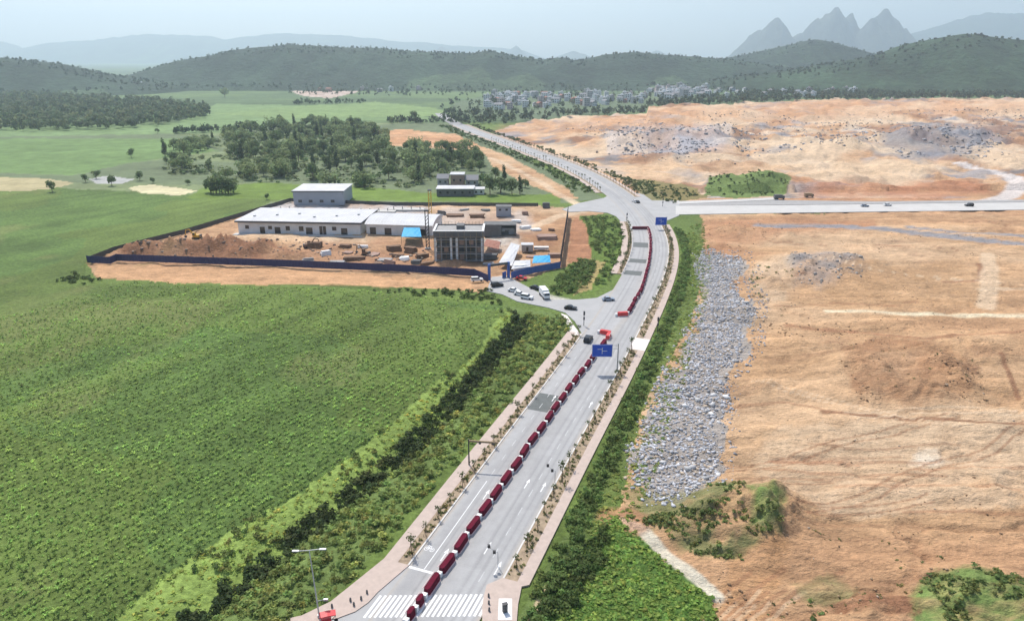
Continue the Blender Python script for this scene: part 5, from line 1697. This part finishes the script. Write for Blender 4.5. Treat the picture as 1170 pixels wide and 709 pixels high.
def tarp(pts, zs, mat, label, posts=True, name='tarpaulin', nsub=8):
    """a sagging canopy over four posts; pts photo points of its ground corners"""
    g = [G2(*p) for p in pts]
    t = thing(name, label, 'canopy', (g[0][0], g[0][1], -.2), 0)
    o0 = g[0]
    V, F = [], []
    for i_ in range(nsub + 1):
        for j in range(nsub + 1):
            u, v = i_ / nsub, j / nsub
            p = (g[0] * (1 - u) + g[1] * u) * (1 - v) + (g[3] * (1 - u) + g[2] * u) * v - o0
            z = (zs[0] * (1 - u) + zs[1] * u) * (1 - v) + (zs[3] * (1 - u) + zs[2] * u) * v
            z += .5 * math.sin(u * PI) * math.sin(v * PI) + .12 * math.sin(u * 19) * math.sin(v * 13)
            V.append((p[0], p[1], z))
    nt = len(V)
    V += [(a[0], a[1], a[2] - .06) for a in V[:nt]]
    for i_ in range(nsub):
        for j in range(nsub):
            q = i_ * (nsub + 1) + j
            F.append((q, q + nsub + 1, q + nsub + 2, q + 1))
            F.append((nt + q + 1, nt + q + nsub + 2, nt + q + nsub + 1, nt + q))
    MB().add(V, F).build('sheet', mat, t)
    if posts:
        for p, z in zip(g, zs):
            q = p - o0
            MB().tube((q[0], q[1], 0), (q[0], q[1], z), .08, .08, 6).build('post', M['dark_steel'], t)
    return t


tarp([(608, 308), (629, 307), (628, 300), (610, 301)], (3.0, 3.0, 3.6, 3.6), M['blue_tarp'], 'bright blue tarpaulin canopy near the site gate')
tarp([(459, 279), (482, 279), (480, 270), (462, 270)], (3.8, 3.8, 4.6, 4.6), M['blue_tarp'], 'bright blue tarpaulin canopy in front of the second white building')
tarp([(570, 305), (585, 309), (594, 290), (584, 287)], (2.2, 2.2, 4.2, 4.2), M['white_roof'], 'large white sloping tarpaulin beside the unfinished block')
tarp([(584, 314), (606, 311), (606, 304), (588, 305)], (2.6, 2.6, 3.0, 3.0), M['white_roof'], 'pale canopy roof between the gate and the blue tarpaulin')
tarp([(552, 286), (570, 290), (572, 282), (556, 279)], (2.4, 2.4, 2.8, 2.8), M['roof_red'], 'brown canopy roof right of the unfinished block')
# crane mast and hoist mast
for px, py, h, m_, lab in ((489, 284, 17.5, 'dark_steel', 'tall dark hoist mast standing in front of the second white building'), (492, 250, 15.5, 'yellow', 'yellowish lattice mast standing at the back of the site')):
    x, y = G2(px, py)
    t = thing('lattice_mast', lab, 'mast', (x, y, -.2), 0)
    w = .7
    for sx_ in (-w, w):
        for sy_ in (-w, w):
            MB().box((sx_, sy_, h / 2), (.22, .22, h)).build('chord', M[m_], t)
    br = MB()
    z = 0
    while z < h - 1.6:
        br.tube((-w, -w, z), (w, -w, z + 1.6), .09, .09, 4).tube((-w, w, z), (w, w, z + 1.6), .09, .09, 4).tube((-w, -w, z), (-w, w, z + 1.6), .09, .09, 4).tube((w, -w, z), (w, w, z + 1.6), .09, .09, 4)
        z += 1.6
    br.build('bracing', M[m_], t)
    MB().box((0, 0, h + .3), (2.0, 2.0, .6)).build('head', M['dark_steel'], t)
    MB().box((0, 0, .3), (2.6, 2.6, .6)).build('base', M['mid_grey'], t)
# excavators
def excavator(px, py, ang, label, s=1.0, paint='yellow'):
    x, y = G2(px, py)
    t = thing('excavator', label, 'excavator', (x, y, gz(x, y)), ang)
    t.scale = (s, s, s)
    for sd in (-1, 1):
        MB().extrude_profile([(-2.0, .1), (1.8, .1), (2.1, .45), (1.8, .85), (-2.0, .85), (-2.3, .45)], .3).build('track', M['rubber'], t).location = (0, sd * 1.1, 0)
    MB().box((-.3, 0, 1.55), (3.6, 2.4, 1.1)).build('body', M[paint], t)
    cb = MB().box((.75, .7, 2.55), (1.5, 1.0, 1.5)).build('cab', M[paint], t)
    MB().box((1.51, .7, 2.65), (.04, .85, 1.0)).box((.75, 1.21, 2.65), (1.1, .04, .9)).build('windows', M['glass'], cb)
    MB().box((-1.9, 0, 1.7), (.6, 2.3, 1.0)).build('counterweight', M['dark_grey'], t)
    MB().tube((1.3, -.3, 1.8), (3.6, -.3, 4.6), .32, .28, 6).tube((3.6, -.3, 4.6), (5.3, -.3, 4.0), .28, .22, 6).build('boom', M[paint], t)
    MB().tube((5.3, -.3, 4.2), (5.9, -.3, 1.4), .24, .16, 6).build('arm', M[paint], t)
    MB().extrude_profile([(5.5, 1.4), (6.2, 1.5), (6.1, .7), (5.5, .4), (5.2, .9)], .55).build('bucket', M['dark_steel'], t).location = (0, -.3, 0)


excavator(225, 272, PI - .1, 'excavator with a raised boom on the dirt near the left site fence')
excavator(352, 283, .5, 'dark excavator on the dirt in front of the long white building', .9, 'timber')
excavator(418, 290, 2.7, 'dark excavator by the timber heaps below the second white building', .9, 'timber')


# material heaps: stacked timber, precast blocks
def stack(px, py, ang, label, mat, n, L, w, h, rows):
    x, y = G2(px, py)
    t = thing('material_stack', label, 'stack', (x, y, gz(x, y)), ang)
    for r_ in range(rows):
        for j in range(n - r_):
            MB().box((random.uniform(-.3, .3), (j - (n - r_) / 2) * w * 1.05, (r_ + .5) * h), (L * random.uniform(.85, 1.1), w, h * .96), rz=random.uniform(-.05, .05)).build('plank', mat, t)


for a in ((360, 282, .1, 'brown timber stack beside the dark excavator', 'timber', 5, 6, .9, .8, 3), (395, 281, -.2, 'small dark timber stack in the middle of the site', 'timber', 4, 5, .8, .6, 2), (405, 294, .1, 'long timber stack behind the navy fence', 'timber', 4, 9, .8, .6, 2),
          (440, 296, 0, 'grey slab stack behind the navy fence', 'mid_grey', 5, 6, 1.0, .5, 2), (450, 284, .3, 'dark timber stack beside the pale tarp heap', 'timber', 5, 6, .9, .7, 3), (470, 286, -.4, 'dark timber stack under the hoist mast', 'timber', 5, 5, .9, .8, 3),
          (482, 292, .6, 'brown timber stack left of the unfinished block', 'timber', 4, 5, .8, .7, 2), (462, 294, .2, 'white board stack near the hoist mast', 'white', 5, 4, .9, .4, 3), (385, 299, 0, 'pale block stack at the front of the site', 'mid_grey', 6, 6, .9, .5, 2),
          (520, 246, 0, 'brown formwork stack behind the unfinished block', 'timber', 6, 9, 1.0, .6, 2), (545, 247, .1, 'dark formwork stack behind the unfinished block', 'timber', 5, 8, 1.0, .6, 3), (625, 271, .05, 'dark red brick-coloured stack near the right site fence', 'brick', 7, 9, 1.1, .7, 3),
          (624, 236, .0, 'dark stack outside the back corner of the site', 'dark_grey', 5, 4, 1, .7, 4), (612, 262, .3, 'white board stack on the right side of the site', 'white', 4, 5, .9, .4, 2), (560, 294, 0, 'dark heap of formwork right of the unfinished block', 'dark_grey', 5, 6, .9, .6, 3)):
    stack(a[0], a[1], a[2], a[3], M[a[4]], *a[5:])
clut = [(352, 297), (372, 290), (398, 287), (415, 281), (428, 290), (432, 300), (446, 300), (455, 291), (476, 298), (488, 300), (558, 300), (566, 276), (578, 266), (600, 260), (630, 262), (590, 252), (555, 240), (530, 240), (505, 244), (608, 292), (634, 292), (600, 244)]
for k_, (px, py) in enumerate(sorted(clut)):
    kind_, mm_, nm_ = [('grey slab', 'mid_grey', 0), ('brown timber', 'timber', 1), ('white board', 'white', 2), ('dark formwork', 'dark_grey', 3), ('rusty brick', 'brick', 4)][(k_ * 7 + k_ // 3) % 5]
    near_ = 'the white building' if px < 440 else 'the hoist mast' if px < 492 else 'the unfinished block' if px < 570 else 'the right site fence'
    stack(px, py, random.uniform(-.6, .6), f'small {kind_} pile near {near_}, {ORD[k_]} loose pile from the left', M[mm_], random.randint(3, 5), random.uniform(3, 6), random.uniform(.6, 1.0), random.uniform(.4, .8), random.randint(1, 3))
# concrete slabs behind the white building
for px, py, w_, d_2, lab in ((330, 240, 14, 5, 'pale concrete slab left behind the long white building'), (370, 243, 26, 5, 'long pale concrete slab behind the long white building'), (430, 242, 22, 6, 'pale concrete slab behind the second white building'), (465, 240, 20, 5, 'pale concrete slab at the right behind the second white building')):
    x, y = G2(px, py)
    t = thing('foundation', lab, 'foundation', (x, y, -.2), .02)
    MB().box((0, 0, .5), (w_, d_2, .9)).build('slab', M['new_concrete'], t)
    for j in range(int(w_ / 5)):
        MB().box((-w_ / 2 + 2.5 + j * 5, 0, 1.6), (.5, .5, 1.4)).build('starter_column', M['mid_grey'], t)

# farmhouses behind the site
def farmhouse(px0, px1, py, H, D, wall, roofm, label, gable=False, yoff=0):
    a, an, L = frame_from((px0, py), (px1, py))
    t = thing('farmhouse', label, 'house', (a[0], a[1] + yoff, -.2), an)
    MB().box((L / 2, D / 2, H / 2), (L, D, H)).build('wall', wall, t)
    if gable:
        rf = MB().add([(-.6, -.6, H), (L + .6, -.6, H), (L + .6, D + .6, H), (-.6, D + .6, H), (-.6, D / 2, H + D * .28), (L + .6, D / 2, H + D * .28)], [(0, 1, 5, 4), (2, 3, 4, 5), (0, 4, 3), (1, 2, 5)])
        rf.build('roof', roofm, t)
    else:
        MB().box((L / 2, D / 2, H + .2), (L + 1, D + 1, .4)).build('roof', roofm, t)
    nw = max(2, int(L / 4))
    for j in range(nw):
        MB().box(((j + .5) * L / nw, -.02, H * .55), (1.3, .1, 1.4)).build('window', M['glass'], t)


farmhouse(499, 541, 224, 4.5, 12, M['dark_grey'], M['white_roof'], 'long dark farmhouse with a white roof edge below the trees')
farmhouse(515, 530, 213, 8, 10, M['brick'], M['white_roof'], 'two-storey dark farmhouse block rising behind the long one')
farmhouse(532, 546, 212, 4, 10, M['wall_grey'], M['roof_grey'], 'pale gabled farmhouse beside the two-storey block', True)
farmhouse(541, 553, 222, 3.2, 8, M['white_wall'], M['white_roof'], 'small white shed at the right end of the farmhouses')
farmhouse(500, 512, 212, 5, 9, M['wall_grey'], M['roof_grey'], 'grey gabled farmhouse left of the two-storey block', True)
farmhouse(408, 414, 210, 3.5, 6, M['white_wall'], M['white_roof'], 'small white hut hidden in the grove')


# ------------------------------------------------------------------ far village houses
def house_mesh(st, w, d, wall, roofm, gable):
    H = st * 3.2
    mb = MB().box((0, 0, H / 2 - 1), (w, d, H + 2), mi=0)
    if gable:
        mb.add([(-w / 2 - .5, -d / 2 - .5, H), (w / 2 + .5, -d / 2 - .5, H), (w / 2 + .5, d / 2 + .5, H), (-w / 2 - .5, d / 2 + .5, H), (-w / 2 - .5, 0, H + d * .27), (w / 2 + .5, 0, H + d * .27)], [(0, 1, 5, 4), (2, 3, 4, 5), (0, 4, 3), (1, 2, 5)], 1)
    else:
        mb.box((0, 0, H + .2), (w + .8, d + .8, .4), mi=1).box((w * .2, d * .1, H + 1.5), (w * .3, d * .4, 2.4), mi=0)
    for lv in range(st):
        for j in range(3):
            mb.box(((j - 1) * w * .3, -d / 2 - .02, lv * 3.2 + 1.8), (1.6, .12, 1.5), mi=2)
            mb.box((-w / 2 - .02, (j - 1) * d * .3, lv * 3.2 + 1.8), (.12, 1.4, 1.5), mi=2)
    return mb.mesh('house', [wall, roofm, M['glass']])


HT = [(house_mesh(3, 11, 10, M['white_wall'], M['white_roof'], False), 'white three-storey house', 'a'),
      (house_mesh(2, 13, 9, M['white_wall'], M['roof_grey'], True), 'white gabled house', 'b'),
      (house_mesh(3, 10, 10, M['wall_pink'], M['roof_grey'], False), 'pinkish flat-roofed house', 'c'),
      (house_mesh(2, 12, 9, M['wall_grey'], M['roof_grey'], True), 'grey gabled house', 'd'),
      (house_mesh(2, 12, 9, M['brick'], M['roof_red'], True), 'brick house with reddish roof', 'e'),
      (house_mesh(4, 11, 10, M['wall_grey'], M['white_roof'], False), 'grey four-storey house', 'f')]


def village(poly, n, where, group, weights, gap=13):
    got = []
    for p in sample_poly(poly, n * 30):
        if all((p[0] - q[0]) ** 2 + ((p[1] - q[1])) ** 2 > gap * gap for q in got):
            got.append(p)
        if len(got) >= n:
            break
    for p in got:
        me, d, _ = random.choices(HT, weights)[0]
        o = bpy.data.objects.new('house', me)
        COL.objects.link(o)
        o.location = (p[0], p[1], gz(p[0], p[1]) + .5)
        o.rotation_euler = (0, 0, random.uniform(-.5, .5) + random.choice((0, PI / 2)))
        o.scale = (random.uniform(.8, 1.2),) * 3
        q_ = np.array([to_photo(*g_)[0] for g_ in got])
        zi = int(np.clip((to_photo(*p)[0] - q_.min()) / (q_.max() - q_.min() + 1e-6) * 3, 0, 2))
        tag(o, f"{d} in the {('left', 'middle', 'right')[zi]} part {where}", 'house', group)


village([(545, 124), (580, 127), (640, 122), (700, 121), (735, 118), (735, 110), (640, 109), (560, 108)], 95, 'of the village beyond the tree belt', 'houses of the middle village', (7, 5, 2, 1, 2, 1))
village([(730, 119), (775, 119), (800, 115), (812, 105), (735, 107)], 46, 'of the village by the quarried land', 'houses of the eastern village', (8, 5, 2, 1, 0, 1))
village([(800, 119), (850, 117), (900, 115), (880, 106), (795, 108)], 18, 'of the scatter past the villages', 'houses scattered along the tree belt', (4, 4, 1, 1, 0, 0))
village([(900, 117), (935, 116), (985, 113), (980, 106), (940, 102), (905, 108)], 38, 'of the hamlet under the right-hand hill', 'houses of the right-hand hamlet', (7, 5, 2, 1, 0, 0))
village([(360, 106), (400, 107), (480, 104), (480, 97), (410, 94), (370, 97)], 26, 'of the hamlet under the middle hill', 'houses of the hamlet at the middle hill', (4, 4, 3, 2, 2, 0))
x, y = G2(162, 104)
o = tag(house_mesh(6, 9, 9, M['white_wall'], M['white_roof'], False) and bpy.data.objects.new('tower_house', house_mesh(7, 9, 9, M['white_wall'], M['white_roof'], False)), 'bright white tower-like house at the foot of the left hills', 'house')
COL.objects.link(o)
o.location = (x, y, -1)

# ------------------------------------------------------------------ haze: one closed box of even, thin air round camera and scene
mh = bpy.data.materials.new('air_haze')
mh.use_nodes = True
nt = mh.node_tree
for nd in list(nt.nodes):
    if nd.type != 'OUTPUT_MATERIAL':
        nt.nodes.remove(nd)
pv = nt.nodes.new('ShaderNodeVolumePrincipled')
pv.inputs['Color'].default_value = (.72, .86, .98, 1)
pv.inputs['Density'].default_value = 0.000125
pv.inputs['Anisotropy'].default_value = 0.45
nt.links.new(pv.outputs[0], nt.nodes['Material Output'].inputs['Volume'])
hz = MB().box((0, 7000, 511), (49400, 20400, 1036)).build('haze', mh)
tag(hz, kind='stuff')
